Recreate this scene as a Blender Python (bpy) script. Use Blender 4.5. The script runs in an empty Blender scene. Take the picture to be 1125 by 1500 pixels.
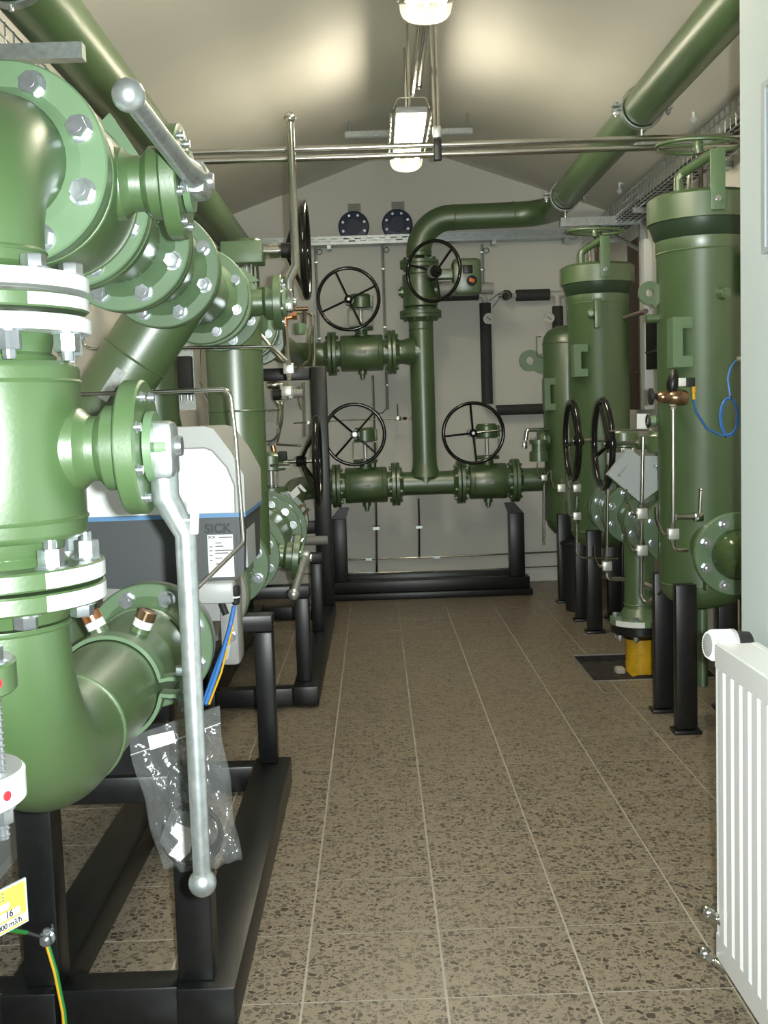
import bpy, bmesh, math, random
from mathutils import Vector, Matrix, Quaternion
random.seed(7)
SC = bpy.context.scene
COL = SC.collection
PI = math.pi
# ------------------------------------------------------------------ camera
F_PX, PITCH, YAW, ROLL, CAM_H = 1604.4, .08889, .0061, -.03226, 1.349
_cw, _sw = math.cos(YAW), math.sin(YAW)
FW = Vector((_sw*math.cos(PITCH), _cw*math.cos(PITCH), -math.sin(PITCH)))
_r0 = Vector((_cw, -_sw, 0)); _u0 = _r0.cross(FW)
RT = math.cos(ROLL)*_r0 + math.sin(ROLL)*_u0
UP = -math.sin(ROLL)*_r0 + math.cos(ROLL)*_u0
CAM = Vector((0, 0, CAM_H))
cd = bpy.data.cameras.new('camera'); cam = bpy.data.objects.new('camera', cd); COL.objects.link(cam)
cd.sensor_fit = 'VERTICAL'; cd.sensor_height = 36.0; cd.lens = F_PX/1500*36.0
cd.clip_start = .02; cd.clip_end = 60
_M = Matrix((RT, UP, -FW)).transposed().to_4x4(); _M.translation = CAM
cam.matrix_world = _M
SC.camera = cam
def at(px, py, y):
    """photo pixel -> world point at depth y"""
    d = FW + RT*((px-562.5)/F_PX) - UP*((py-750)/F_PX)
    return CAM + d*(y/d.y)
def atx(px, py, x):
    d = FW + RT*((px-562.5)/F_PX) - UP*((py-750)/F_PX)
    return CAM + d*(x/d.x)
# ------------------------------------------------------------------ world, lights, exposure
w = bpy.data.worlds.new('world'); SC.world = w; w.use_nodes = True
w.node_tree.nodes['Background'].inputs[0].default_value = (.75, .85, 1, 1)
w.node_tree.nodes['Background'].inputs[1].default_value = .25
fl = bpy.data.lights.new('camera_flash', 'SPOT'); fl.energy = 390; fl.shadow_soft_size = .012
fl.spot_size = math.radians(88); fl.spot_blend = .75; fl.color = (.93, 1.0, .97)
flo = bpy.data.objects.new('camera_flash', fl); COL.objects.link(flo)
flo.matrix_world = _M.copy(); flo.location = CAM + RT*.045 + UP*.01
TUBE_STRENGTH = 112.0
SC.view_settings.view_transform = 'Standard'; SC.view_settings.look = 'None'
SC.view_settings.gamma = 1; SC.view_settings.exposure = 0.12; SC.view_settings.use_curve_mapping = False
# ------------------------------------------------------------------ materials
MATS = {}
def mat(name, col, rough=.5, metal=0., noise=0., nscale=20., bump=0., bscale=200., coat=0., spec=.5, emit=0., alpha=1., ior=None):
    m = bpy.data.materials.new(name); m.use_nodes = True
    nt = m.node_tree; b = nt.nodes['Principled BSDF']
    b.inputs['Base Color'].default_value = (*col, 1); b.inputs['Roughness'].default_value = rough
    b.inputs['Metallic'].default_value = metal; b.inputs['Specular IOR Level'].default_value = spec
    if ior: b.inputs['IOR'].default_value = ior
    if coat: b.inputs['Coat Weight'].default_value = coat; b.inputs['Coat Roughness'].default_value = .08
    if alpha < 1: b.inputs['Alpha'].default_value = alpha
    if emit:
        b.inputs['Emission Color'].default_value = (*col, 1); b.inputs['Emission Strength'].default_value = emit
    geo = nt.nodes.new('ShaderNodeNewGeometry')
    if noise:
        n = nt.nodes.new('ShaderNodeTexNoise'); n.inputs['Scale'].default_value = nscale; n.inputs['Detail'].default_value = 4
        nt.links.new(geo.outputs['Position'], n.inputs['Vector'])
        r = nt.nodes.new('ShaderNodeMapRange')
        r.inputs[1].default_value = .3; r.inputs[2].default_value = .7
        r.inputs[3].default_value = 1-noise; r.inputs[4].default_value = 1+noise
        nt.links.new(n.outputs[0], r.inputs[0])
        mx = nt.nodes.new('ShaderNodeMix'); mx.data_type = 'RGBA'; mx.blend_type = 'MULTIPLY'; mx.inputs[0].default_value = 1
        mx.inputs[6].default_value = (*col, 1)
        nt.links.new(r.outputs[0], mx.inputs[7]); nt.links.new(mx.outputs[2], b.inputs['Base Color'])
    if bump:
        n2 = nt.nodes.new('ShaderNodeTexNoise'); n2.inputs['Scale'].default_value = bscale; n2.inputs['Detail'].default_value = 3
        nt.links.new(geo.outputs['Position'], n2.inputs['Vector'])
        bp = nt.nodes.new('ShaderNodeBump'); bp.inputs['Strength'].default_value = bump; bp.inputs['Distance'].default_value = .002
        nt.links.new(n2.outputs[0], bp.inputs['Height']); nt.links.new(bp.outputs[0], b.inputs['Normal'])
    MATS[name] = m
    return m
GREEN = mat('green_paint', (.062, .118, .041), .37, noise=.06, nscale=9, bump=.10, bscale=160, ior=2.15)
GREEN2 = mat('pale_green_paint', (.115, .192, .102), .42, noise=.06, nscale=14, ior=1.6)
BLACK = mat('black_paint', (.006, .0065, .007), .36, noise=.25, nscale=30, bump=.1)
BLKGLOSS = mat('black_enamel', (.008, .008, .008), .12)
GALV = mat('galvanised_steel', (.50, .54, .54), .36, .85, noise=.16, nscale=60)
ZINC = mat('zinc_bolt', (.62, .66, .70), .24, .9, noise=.12, nscale=90)
STEEL = mat('stainless_steel', (.60, .59, .55), .20, 1., noise=.05, nscale=40)
BRIGHT = mat('machined_steel_block', (.66, .67, .64), .34, .55)
WHITE = mat('white_enamel', (.80, .83, .82), .28)
RADW = mat('radiator_enamel', (.82, .83, .83), .30)
WALL = mat('white_wall_render', (.72, .71, .66), .85, noise=.03, nscale=3, bump=.15, bscale=90)
WALLN = mat('painted_partition', (.56, .63, .63), .75, noise=.02, nscale=4)
CEIL = mat('ceiling_board', (.72, .70, .63), .9, noise=.03, nscale=2)
DGREY = mat('dark_grey_plastic', (.055, .062, .066), .45, bump=.1, bscale=500)
MGREY = mat('cast_grey', (.28, .28, .27), .5, noise=.08, nscale=30)
LGREY = mat('light_grey_shell', (.42, .43, .42), .4)
PLWHITE = mat('white_plastic', (.74, .76, .76), .35)
BLUE = mat('blue_stripe', (.10, .24, .45), .4)
BLUECAB = mat('blue_cable', (.05, .19, .55), .4)
NAVY = mat('blue_seal_plate', (.008, .020, .065), .3)
YELLOWCAB = mat('yellow_cable', (.75, .42, .02), .45)
GREENCAB = mat('green_cable', (.03, .25, .06), .45)
YPIPE = mat('yellow_coating', (.62, .36, .015), .38, noise=.12, nscale=25)
RUBBER = mat('black_rubber', (.012, .012, .013), .6)
FOAM = mat('black_foam_insulation', (.040, .040, .041), .8, noise=.2, nscale=60)
COPPER = mat('copper_fitting', (.70, .32, .16), .25, 1.)
BRASS = mat('bronze_regulator', (.30, .20, .12), .25, .9)
PAPER = mat('paper_label', (.80, .81, .80), .6)
GPAPER = mat('grey_paper', (.34, .34, .31), .7)
YCARD = mat('yellow_sign', (.80, .66, .08), .4)
INK = mat('printed_ink', (.03, .03, .035), .6)
GINK = mat('grey_ink', (.16, .17, .18), .6)
RED = mat('red_paint_dot', (.6, .02, .03), .4)
ORANGE = mat('orange_indicator', (.65, .14, .02), .4)
BROWN = mat('brown_sheath', (.055, .035, .025), .6)
PITM = mat('dark_pit_soil', (.025, .021, .017), .9, noise=.5, nscale=25)
GROUT = mat('light_grout', (.40, .37, .31), .9, noise=.08, nscale=30)
PIPEW = mat('bare_white_pipe', (.55, .54, .50), .4)
GLASSW = mat('gauge_face', (.62, .62, .60), .2)
LAMP = mat('fluorescent_tube', (1.0, .91, .73), .4, emit=TUBE_STRENGTH)
CABGREY = mat('grey_cable', (.10, .10, .10), .5)
LIGHTBOX = mat('pale_grey_enclosure', (.40, .44, .46), .4)
def see_through(name, tint, fac, rough, bumps=0., bscale=30, film=False):
    m = bpy.data.materials.new(name); m.use_nodes = True; nt = m.node_tree; nt.nodes.clear()
    o = nt.nodes.new('ShaderNodeOutputMaterial'); t = nt.nodes.new('ShaderNodeBsdfTransparent')
    p = nt.nodes.new('ShaderNodeBsdfPrincipled'); mx = nt.nodes.new('ShaderNodeMixShader')
    if film: p.inputs['IOR'].default_value = 2.6
    t.inputs[0].default_value = (.95, .96, .96, 1) if film else (*tint, 1); p.inputs['Base Color'].default_value = (*tint, 1)
    p.inputs['Roughness'].default_value = rough; p.inputs['Specular IOR Level'].default_value = .8; mx.inputs[0].default_value = fac
    if bumps:
        n2 = nt.nodes.new('ShaderNodeTexNoise'); n2.inputs['Scale'].default_value = bscale; n2.inputs['Distortion'].default_value = 1.5
        g = nt.nodes.new('ShaderNodeNewGeometry'); nt.links.new(g.outputs['Position'], n2.inputs['Vector'])
        bp = nt.nodes.new('ShaderNodeBump'); bp.inputs['Strength'].default_value = bumps; bp.inputs['Distance'].default_value = .02
        nt.links.new(n2.outputs[0], bp.inputs['Height']); nt.links.new(bp.outputs[0], p.inputs['Normal'])
    nt.links.new(t.outputs[0], mx.inputs[1]); nt.links.new(p.outputs[0], mx.inputs[2]); nt.links.new(mx.outputs[0], o.inputs[0])
    MATS[name] = m; return m
BAGM = see_through('clear_polythene', (.55, .57, .57), .12, .16, .45, 17, True)
LENS = see_through('clear_lamp_cover', (.97, .97, .93), .12, .12)
def terrazzo():
    m = bpy.data.materials.new('terrazzo'); m.use_nodes = True; nt = m.node_tree; b = nt.nodes['Principled BSDF']
    g = nt.nodes.new('ShaderNodeNewGeometry'); oi = nt.nodes.new('ShaderNodeObjectInfo')
    ad = nt.nodes.new('ShaderNodeVectorMath'); ad.operation = 'ADD'
    sc = nt.nodes.new('ShaderNodeVectorMath'); sc.operation = 'SCALE'; sc.inputs[3].default_value = 7.0
    nt.links.new(oi.outputs['Random'], sc.inputs[0]); nt.links.new(g.outputs['Position'], ad.inputs[0]); nt.links.new(sc.outputs[0], ad.inputs[1])
    no = nt.nodes.new('ShaderNodeTexNoise'); no.inputs['Scale'].default_value = 60
    nt.links.new(ad.outputs[0], no.inputs['Vector'])
    mixv = nt.nodes.new('ShaderNodeMix'); mixv.data_type = 'VECTOR'; mixv.inputs[0].default_value = .012
    nt.links.new(ad.outputs[0], mixv.inputs[4]); nt.links.new(no.outputs[1], mixv.inputs[5])
    def chips(scale, lo, hi):
        v = nt.nodes.new('ShaderNodeTexVoronoi'); v.feature = 'F1'; v.inputs['Scale'].default_value = scale; v.inputs['Randomness'].default_value = 1
        nt.links.new(mixv.outputs[1], v.inputs['Vector'])
        v2 = nt.nodes.new('ShaderNodeTexVoronoi'); v2.feature = 'DISTANCE_TO_EDGE'; v2.inputs['Scale'].default_value = scale
        nt.links.new(mixv.outputs[1], v2.inputs['Vector'])
        e = nt.nodes.new('ShaderNodeMapRange'); e.inputs[1].default_value = .10; e.inputs[2].default_value = .15
        nt.links.new(v2.outputs['Distance'], e.inputs[0])
        sp = nt.nodes.new('ShaderNodeSeparateColor'); nt.links.new(v.outputs['Color'], sp.inputs[0])
        c = nt.nodes.new('ShaderNodeMapRange'); c.inputs[1].default_value = lo; c.inputs[2].default_value = hi
        nt.links.new(sp.outputs[0], c.inputs[0])
        mu = nt.nodes.new('ShaderNodeMath'); mu.operation = 'MULTIPLY'
        nt.links.new(e.outputs[0], mu.inputs[0]); nt.links.new(c.outputs[0], mu.inputs[1])
        return mu, sp
    a, asp = chips(58, .50, .55); s, ssp = chips(130, .52, .58)
    def mixc(f, c1, c2):
        x = nt.nodes.new('ShaderNodeMix'); x.data_type = 'RGBA'
        nt.links.new(f, x.inputs[0])
        for k, c in ((6, c1), (7, c2)):
            if isinstance(c, tuple): x.inputs[k].default_value = (*c, 1)
            else: nt.links.new(c, x.inputs[k])
        return x.outputs[2]
    chipcol = mixc(asp.outputs[1], (.05, .041, .032), (.16, .13, .098))
    chip2 = mixc(ssp.outputs[1], (.06, .05, .04), (.20, .165, .13))
    base = mixc(no.outputs[0], (.222, .184, .133), (.290, .244, .183))
    c1 = mixc(s.outputs[0], base, chip2); c2 = mixc(a.outputs[0], c1, chipcol)
    nt.links.new(c2, b.inputs['Base Color']); b.inputs['Roughness'].default_value = .38
    return m
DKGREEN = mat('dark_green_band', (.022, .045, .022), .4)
TERR = terrazzo()
# ------------------------------------------------------------------ mesh helpers
def V(*a): return Vector(a[0]) if len(a) == 1 else Vector(a)
X1, Y1, Z1 = Vector((1, 0, 0)), Vector((0, 1, 0)), Vector((0, 0, 1))
ORI = {}
def frame(ax):
    ax = V(ax).normalized()
    t = Z1 if abs(ax.z) < .9 else X1
    a = t.cross(ax).normalized(); b = ax.cross(a)
    return ax, a, b
class MB:
    def __init__(s): s.v = []; s.f = []
    def add(s, vs, fs):
        o = len(s.v); s.v += [Vector(p) for p in vs]; s.f += [tuple(i+o for i in f) for f in fs]; return s
    def bb(s, x0, x1, y0, y1, z0, z1):
        vs = [(x, y, z) for z in (z0, z1) for y in (y0, y1) for x in (x0, x1)]
        return s.add(vs, [(0, 2, 3, 1), (4, 5, 7, 6), (0, 1, 5, 4), (2, 6, 7, 3), (0, 4, 6, 2), (1, 3, 7, 5)])
    def box(s, c, d, rot=None, bev=0.):
        bm = bmesh.new(); bmesh.ops.create_cube(bm, size=1)
        for v in bm.verts: v.co = Vector((v.co.x*d[0], v.co.y*d[1], v.co.z*d[2]))
        if bev: bmesh.ops.bevel(bm, geom=bm.edges[:], offset=bev, segments=2, affect='EDGES', profile=.5)
        R = rot if rot is not None else Matrix.Identity(3)
        bm.verts.ensure_lookup_table(); bm.verts.index_update()
        vs = [R @ v.co + V(c) for v in bm.verts]; fs = [tuple(v.index for v in f.verts) for f in bm.faces]
        bm.free(); return s.add(vs, fs)
    def lathe(s, p0, ax, prof, n=32, caps=True):
        ax, a, b = frame(ax); p0 = V(p0); vs = []; fs = []
        for t, r in prof:
            for i in range(n):
                q = 2*PI*i/n; vs.append(p0+ax*t+(a*math.cos(q)+b*math.sin(q))*r)
        for k in range(len(prof)-1):
            for i in range(n):
                j = (i+1) % n; fs.append((k*n+i, k*n+j, (k+1)*n+j, (k+1)*n+i))
        if caps:
            if prof[0][1] > 1e-5: fs.append(tuple(range(n-1, -1, -1)))
            if prof[-1][1] > 1e-5: fs.append(tuple((len(prof)-1)*n+i for i in range(n)))
        return s.add(vs, fs)
    def cyl(s, p0, p1, r0, r1=None, n=20):
        d = V(p1)-V(p0); r1 = r0 if r1 is None else r1
        return s.lathe(p0, d, [(0, r0), (d.length, r1)], n)
    def ring(s, p0, ax, r, t, ri, n=32):          # open ring (tube section)
        return s.lathe(p0, ax, [(0, ri), (0, r), (t, r), (t, ri), (0, ri)], n, False)
    def tube(s, pts, r, n=12, fillet=0., segs=8, caps=True):
        pts = [V(p) for p in pts]
        if fillet and len(pts) > 2:
            out = [pts[0]]
            for k in range(1, len(pts)-1):
                p, c, q = pts[k-1], pts[k], pts[k+1]
                u = (p-c); v = (q-c); lu, lv = u.length, v.length; u.normalize(); v.normalize()
                an = u.angle(v)
                if an > PI-.02: out.append(c); continue
                tl = min(fillet/math.tan(an/2), lu*.499 if k > 1 else lu*.999, lv*.499 if k < len(pts)-2 else lv*.999)
                R = tl*math.tan(an/2); bis = (u+v).normalized(); ce = c+bis*(R/math.sin(an/2))
                s0 = c+u*tl-ce; e0 = c+v*tl-ce; th = s0.angle(e0); axn = s0.cross(e0).normalized()
                for i in range(segs+1): out.append(ce+Quaternion(axn, th*i/segs) @ s0)
            out.append(pts[-1]); pts = out
        clean = [pts[0]]
        for p in pts[1:]:
            if (p-clean[-1]).length > 1e-6: clean.append(p)
        pts = clean
        tg = []
        for i in range(len(pts)):
            a = pts[max(i-1, 0)]; b = pts[min(i+1, len(pts)-1)]
            if 0 < i < len(pts)-1: t = (pts[i]-a).normalized()+(b-pts[i]).normalized()
            else: t = b-a
            tg.append(t.normalized())
        _, nA, _ = frame(tg[0]); vs = []; fs = []
        rs = r if isinstance(r, (list, tuple)) else [r]*len(pts)
        for i, p in enumerate(pts):
            if i: nA = tg[i-1].rotation_difference(tg[i]) @ nA
            nB = tg[i].cross(nA)
            for j in range(n):
                q = 2*PI*j/n; vs.append(p+(nA*math.cos(q)+nB*math.sin(q))*rs[i])
        for i in range(len(pts)-1):
            for j in range(n):
                k = (j+1) % n; fs.append((i*n+j, i*n+k, (i+1)*n+k, (i+1)*n+j))
        if caps: fs.append(tuple(range(n-1, -1, -1))); fs.append(tuple((len(pts)-1)*n+j for j in range(n)))
        return s.add(vs, fs)
    def torus(s, c, ax, R, r, n=40, m=10, a0=0., a1=2*PI):
        ax, a, b = frame(ax); c = V(c); full = abs(a1-a0-2*PI) < 1e-6
        vs = []; fs = []; cnt = n if full else n+1
        for i in range(cnt):
            q = a0+(a1-a0)*i/n; d = a*math.cos(q)+b*math.sin(q)
            for j in range(m):
                e = 2*PI*j/m; vs.append(c+d*(R+r*math.cos(e))+ax*r*math.sin(e))
        for i in range(n):
            i2 = (i+1) % cnt
            for j in range(m):
                k = (j+1) % m; fs.append((i*m+j, i2*m+j, i2*m+k, i*m+k))
        return s.add(vs, fs)
    def sphere(s, c, r, n=20, sc=(1, 1, 1)):
        prof = []; c = V(c); m = n//2; vs = []; fs = []
        for i in range(m+1):
            t = PI*i/m
            for j in range(n):
                q = 2*PI*j/n; vs.append(c+Vector((r*sc[0]*math.sin(t)*math.cos(q), r*sc[1]*math.sin(t)*math.sin(q), r*sc[2]*math.cos(t))))
        for i in range(m):
            for j in range(n):
                k = (j+1) % n; fs.append((i*n+j, (i+1)*n+j, (i+1)*n+k, i*n+k))
        return s.add(vs, fs)
    def prism(s, poly, ext):                       # planar polygon of 3D points extruded by ext
        n = len(poly); ext = V(ext); vs = [V(p) for p in poly]+[V(p)+ext for p in poly]
        fs = [tuple(range(n-1, -1, -1)), tuple(range(n, 2*n))]+[(i, (i+1) % n, n+(i+1) % n, n+i) for i in range(n)]
        return s.add(vs, fs)
    def mesh(s, name, m, org=(0, 0, 0), sharp=38):
        me = bpy.data.meshes.new(name); o = V(org)
        me.from_pydata([tuple(p-o) for p in s.v], [], s.f); me.materials.append(m)
        bm = bmesh.new(); bm.from_mesh(me); bmesh.ops.remove_doubles(bm, verts=bm.verts, dist=1e-6)
        bmesh.ops.recalc_face_normals(bm, faces=bm.faces); bm.to_mesh(me); bm.free()
        me.shade_smooth(); me.set_sharp_from_angle(angle=math.radians(sharp)); return me
    def build(s, name, m, parent=None, org=None, sharp=38):
        if parent is not None: org = ORI[parent.name]
        elif org is None:
            xs = [p.x for p in s.v]; ys = [p.y for p in s.v]; zs = [p.z for p in s.v]
            org = Vector(((min(xs)+max(xs))/2, (min(ys)+max(ys))/2, min(zs)))
        ob = bpy.data.objects.new(name, s.mesh(name, m, org, sharp)); COL.objects.link(ob)
        if parent is not None: ob.parent = parent
        else: ob.location = org
        ORI[ob.name] = V(org); return ob
def tag(o, label, cat, group=None):
    o['label'] = label; o['category'] = cat
    if group: o['group'] = group
    return o
def thing(name, label, cat, loc, group=None):
    o = bpy.data.objects.new(name, None); COL.objects.link(o); o.location = V(loc); o.empty_display_size = .1
    ORI[o.name] = V(loc); return tag(o, label, cat, group)
def struct(o): o['kind'] = 'structure'; return o
def inst(name, me, parent, pos, axis=Z1, spin=0., scale=1.):
    ob = bpy.data.objects.new(name, me); COL.objects.link(ob); ob.parent = parent
    q = Z1.rotation_difference(V(axis).normalized()) @ Quaternion(Z1, spin)
    ob.rotation_mode = 'QUATERNION'; ob.rotation_quaternion = q; ob.location = V(pos)-ORI[parent.name]
    ob.scale = (scale,)*3; return ob
def text(name, s, size, pos, right, up, m, parent, depth=.0006, align='LEFT'):
    cu = bpy.data.curves.new(name, 'FONT'); cu.body = s; cu.size = size; cu.extrude = depth; cu.align_x = align; cu.offset = size*.025
    o = bpy.data.objects.new(name, cu); COL.objects.link(o)
    dg = bpy.context.evaluated_depsgraph_get(); dg.update()
    me = bpy.data.meshes.new_from_object(o.evaluated_get(dg)); bpy.data.objects.remove(o)
    me.materials.clear(); me.materials.append(m)
    r = V(right).normalized(); u = V(up).normalized(); n = r.cross(u)
    R = Matrix((r, u, n)).transposed().to_4x4(); R.translation = V(pos)-ORI[parent.name]
    me.transform(R); ob = bpy.data.objects.new(name, me); COL.objects.link(ob); ob.parent = parent; ORI[ob.name] = ORI[parent.name]
    return ob
# shared fasteners, unit = across flats 1
def _hexm(name, parts, m):
    b = MB()
    for r, z0, z1, n, ch in parts:
        b.lathe((0, 0, 0), Z1, [(z0, r), (z1-ch, r), (z1, r*(1-ch*.6))] if ch else [(z0, r), (z1, r)], n)
    return b.mesh(name, m, sharp=25)
HEAD = _hexm('bolt_head', [(.72, 0, .1, 20, 0), (.577, .1, .68, 6, .08), (.30, .68, .70, 14, 0)], ZINC)
NUT = _hexm('nut_and_stud', [(.72, 0, .1, 20, 0), (.577, .1, .86, 6, .08), (.29, .86, 1.25, 14, .1)], ZINC)
ROUND = _hexm('round_bolt', [(.66, 0, .08, 20, 0), (.5, .08, .55, 18, .1)], ZINC)
def bolts(parent, c, ax, rb, n, size, me=HEAD, off=None, name='bolt'):
    ax, a, b = frame(ax); off = PI/n if off is None else off
    for i in range(n):
        q = off+2*PI*i/n
        inst(name, me, parent, V(c)+(a*math.cos(q)+b*math.sin(q))*rb, ax, spin=q, scale=size)
def fprof(t, r, ri=0., e=.003): return [(0, ri), (0, r-e), (e, r), (t-e, r), (t, r-e), (t, ri)]
def flange(parent, c, ax, r, t=.03, n=8, bs=.03, m=GREEN2, front=HEAD, back=None, neck=None, rb=None, name='flange', joined=False, seg=48, off=None):
    """disc starting at c and running t along ax; front bolts look along -ax, back ones along +ax; neck=(len, r_small, r_big, side)"""
    axn = V(ax).normalized(); rb = rb or r*.80; b = MB().lathe(c, axn, fprof(t, r), seg)
    if neck:
        L, rs, rl, side = neck
        if side < 0: b.lathe(V(c)-axn*L, axn, [(0, rs), (L*.45, rs), (L*.8, rl*.93), (L, rl)], 32, False)
        else: b.lathe(V(c)+axn*t, axn, [(0, rl), (L*.2, rl*.93), (L*.55, rs), (L, rs)], 32, False)
    if joined:
        _, a, bb = frame(axn)
        for i in range(n):
            q = PI/n+2*PI*i/n; p = V(c)+(a*math.cos(q)+bb*math.sin(q))*rb
            if front: b.lathe(p-axn*bs*.7, axn, [(0, bs*.5), (bs*.7, bs*.56)], 6)
            if back: b.lathe(p+axn*t, axn, [(0, bs*.56), (bs*.8, bs*.5)], 6)
    o = b.build(name, m, parent)
    if not joined:
        if front: bolts(o, V(c), -axn, rb, n, bs, front, off)
        if back: bolts(o, V(c)+axn*t, axn, rb, n, bs, back, off)
    return o
def weld(parent, c, ax, r, m=GREEN): return MB().torus(c, ax, r, .004, 40, 6).build('weld_seam', m, parent)
def handwheel(parent, c, ax, D, m=BLKGLOSS, spokes=4, rr=.013, dish=.0, rot=.3, name='handwheel', hubr=.03):
    ax, a, b = frame(ax); c = V(c); R = D/2-rr
    o = MB().torus(c, ax, R, rr, 48, 12).build('rim' if name == 'rim' else name, m, parent)
    for i in range(spokes):
        q = rot+2*PI*i/spokes; d = a*math.cos(q)+b*math.sin(q)
        MB().tube([c-ax*dish+d*hubr*.6, c-ax*dish*.6+d*R*.5, c+d*R], rr*.62, 8).build('spoke', m, o)
    MB().lathe(c-ax*(dish+.03), ax, [(0, hubr*.9), (.01, hubr), (.045, hubr), (.055, hubr*.7)], 20).build('hub', m, o)
    return o
# ================================================================== ROOM
LW, RW, YB, YF = -1.20, 1.84, 8.57, -.9
APX, APZ, EAVE = .32, 3.386, 2.85
# floor: base with grout, tiles as pieces, pit opening
PX0, PX1, PY0, PY1 = 1.045, 1.66, 5.32, 5.90
fb = MB()
for (a, b, c, d) in ((LW, PX0, YF, YB), (PX1, RW, YF, YB), (PX0, PX1, YF, PY0), (PX0, PX1, PY1, YB)):
    fb.bb(a, b, c, d, -.12, -.0012)
floor = struct(fb.build('floor', GROUT, org=(0, 0, 0)))
TS, GX, GY = .33333, -.2101, 3.758
G = .0030
full = MB().bb(-TS/2+G, TS/2-G, -TS/2+G, TS/2-G, -.001, .0).mesh('tile', TERR)
def tile(x0, x1, y0, y1, me=None):
    if x1-x0 < .012 or y1-y0 < .012: return
    if me is None:
        me = MB().bb(-(x1-x0)/2+G, (x1-x0)/2-G, -(y1-y0)/2+G, (y1-y0)/2-G, -.001, .0).mesh('tile', TERR)
    o = bpy.data.objects.new('tile', me); COL.objects.link(o); o.parent = floor
    o.location = ((x0+x1)/2, (y0+y1)/2, .001*random.random()*.4)
k0 = math.floor((LW-GX)/TS); k1 = math.ceil((RW-GX)/TS)
j0 = math.floor((1.45-GY)/TS); j1 = math.ceil((YB-GY)/TS)
for k in range(k0, k1):
    for j in range(j0, j1):
        x0, x1 = max(LW, GX+k*TS), min(RW, GX+(k+1)*TS); y0, y1 = GY+j*TS, min(YB, GY+(j+1)*TS)
        if x1 <= x0 or y1 <= y0: continue
        if x1 > PX0 and x0 < PX1 and y1 > PY0 and y0 < PY1:
            if x0 < PX0: tile(x0, PX0, y0, y1)
            if x1 > PX1: tile(PX1, x1, y0, y1)
            xa, xb = max(x0, PX0), min(x1, PX1)
            if y0 < PY0: tile(xa, xb, y0, PY0)
            if y1 > PY1: tile(xa, xb, PY1, y1)
        else:
            f_ = (x1-x0 > TS-1e-4) and (y1-y0 > TS-1e-4)
            tile(x0, x1, y0, y1, full if f_ else None)
near = MB().bb(LW+.01, RW-.01, YF+.01, GY+j0*TS-G, -.001, 0).build('tile', TERR, floor); near['kind'] = 'stuff'
# pit
pit = MB()
pit.bb(PX0, PX1, PY0, PY1, -.42, -.40)
pit.bb(PX0, PX0+.008, PY0, PY1, -.42, -.004); pit.bb(PX1-.008, PX1, PY0, PY1, -.42, -.004)
pit.bb(PX0, PX1, PY0, PY0+.008, -.42, -.004); pit.bb(PX0, PX1, PY1-.008, PY1, -.42, -.004)
struct(pit.build('floor_pit', PITM))
sand = MB(); n_ = 14
for i in range(n_+1):
    for j in range(n_+1):
        sand.v.append(Vector((PX0+.009+(PX1-PX0-.018)*i/n_, PY0+.009+(PY1-PY0-.018)*j/n_, -.035+random.uniform(-.010, .010))))
for i in range(n_):
    for j in range(n_): sand.f.append((i*(n_+1)+j, (i+1)*(n_+1)+j, (i+1)*(n_+1)+j+1, i*(n_+1)+j+1))
so = tag(sand.build('soil', PITM), 'dark loose soil filling the square floor pit around the yellow pipe', 'soil'); so['kind'] = 'stuff'
pf = MB()
for (a, b, c, d) in ((PX0-.008, PX1+.008, PY0-.008, PY0), (PX0-.008, PX1+.008, PY1, PY1+.008), (PX0-.008, PX0, PY0, PY1), (PX1, PX1+.008, PY0, PY1)):
    pf.bb(a, b, c, d, .0005, .0035)
tag(pf.build('pit_frame', GALV), 'thin steel edging frame around the square floor pit', 'frame')
# walls
def ceil_z(x): return APZ-abs(x-APX)*(APZ-EAVE)/(RW-APX)
def gable(y): return [(LW, y, 0), (RW, y, 0), (RW, y, EAVE), (APX, y, APZ), (LW, y, EAVE)]
struct(MB().prism(gable(YB), (0, .15, 0)).build('wall_back', WALL))
struct(MB().bb(LW-.15, LW, YF-.15, YB+.15, -.12, EAVE+.02).build('wall_left', WALL))
struct(MB().bb(RW, RW+.15, YF-.15, YB+.15, -.12, EAVE+.02).build('wall_right', WALL))
fw = MB()
fw.prism([(LW, YF-.15, 0), (-.45, YF-.15, 0), (-.45, YF-.15, 2.1), (.75, YF-.15, 2.1), (.75, YF-.15, 0), (RW, YF-.15, 0), (RW, YF-.15, EAVE), (APX, YF-.15, APZ), (LW, YF-.15, EAVE)], (0, .15, 0))
struct(fw.build('wall_front', WALL))
struct(MB().prism([(LW-.15, YF-.15, EAVE-.053), (APX, YF-.15, APZ), (RW+.15, YF-.15, EAVE-.053), (RW+.15, YF-.15, EAVE+.12), (APX, YF-.15, APZ+.15), (LW-.15, YF-.15, EAVE+.12)], (0, YB-YF+.3, 0)).build('ceiling', CEIL, sharp=10))
struct(MB().bb(.84, .95, YF, 2.512, 0, 3.14).build('wall_partition', WALLN))
struct(MB().bb(RW-.012, RW, 2.6, YB, 0, .07).build('baseboard_right', MGREY))
struct(MB().bb(LW, RW, YB-.012, YB, 0, .06).build('baseboard_back', WALL))
# wall panel on partition
wp = thing('framed_panel', 'flat pale grey framed panel on the white partition wall', 'panel', (.828, 2.1, 1.66))
pz0, pz1, py1 = 1.660, 2.010, 2.350
MB().bb(.834, .84, 1.85, py1, pz0, pz1).build('door', LIGHTBOX, wp)
fr = MB()
fr.bb(.830, .8338, 1.85, py1, pz0, pz0+.012); fr.bb(.830, .8338, 1.85, py1, pz1-.012, pz1); fr.bb(.830, .8338, py1-.02, py1, pz0+.012, pz1-.012); fr.bb(.830, .8338, 1.85, 1.866, pz0+.012, pz1-.012)
fr.build('frame', LIGHTBOX, wp)
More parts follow.
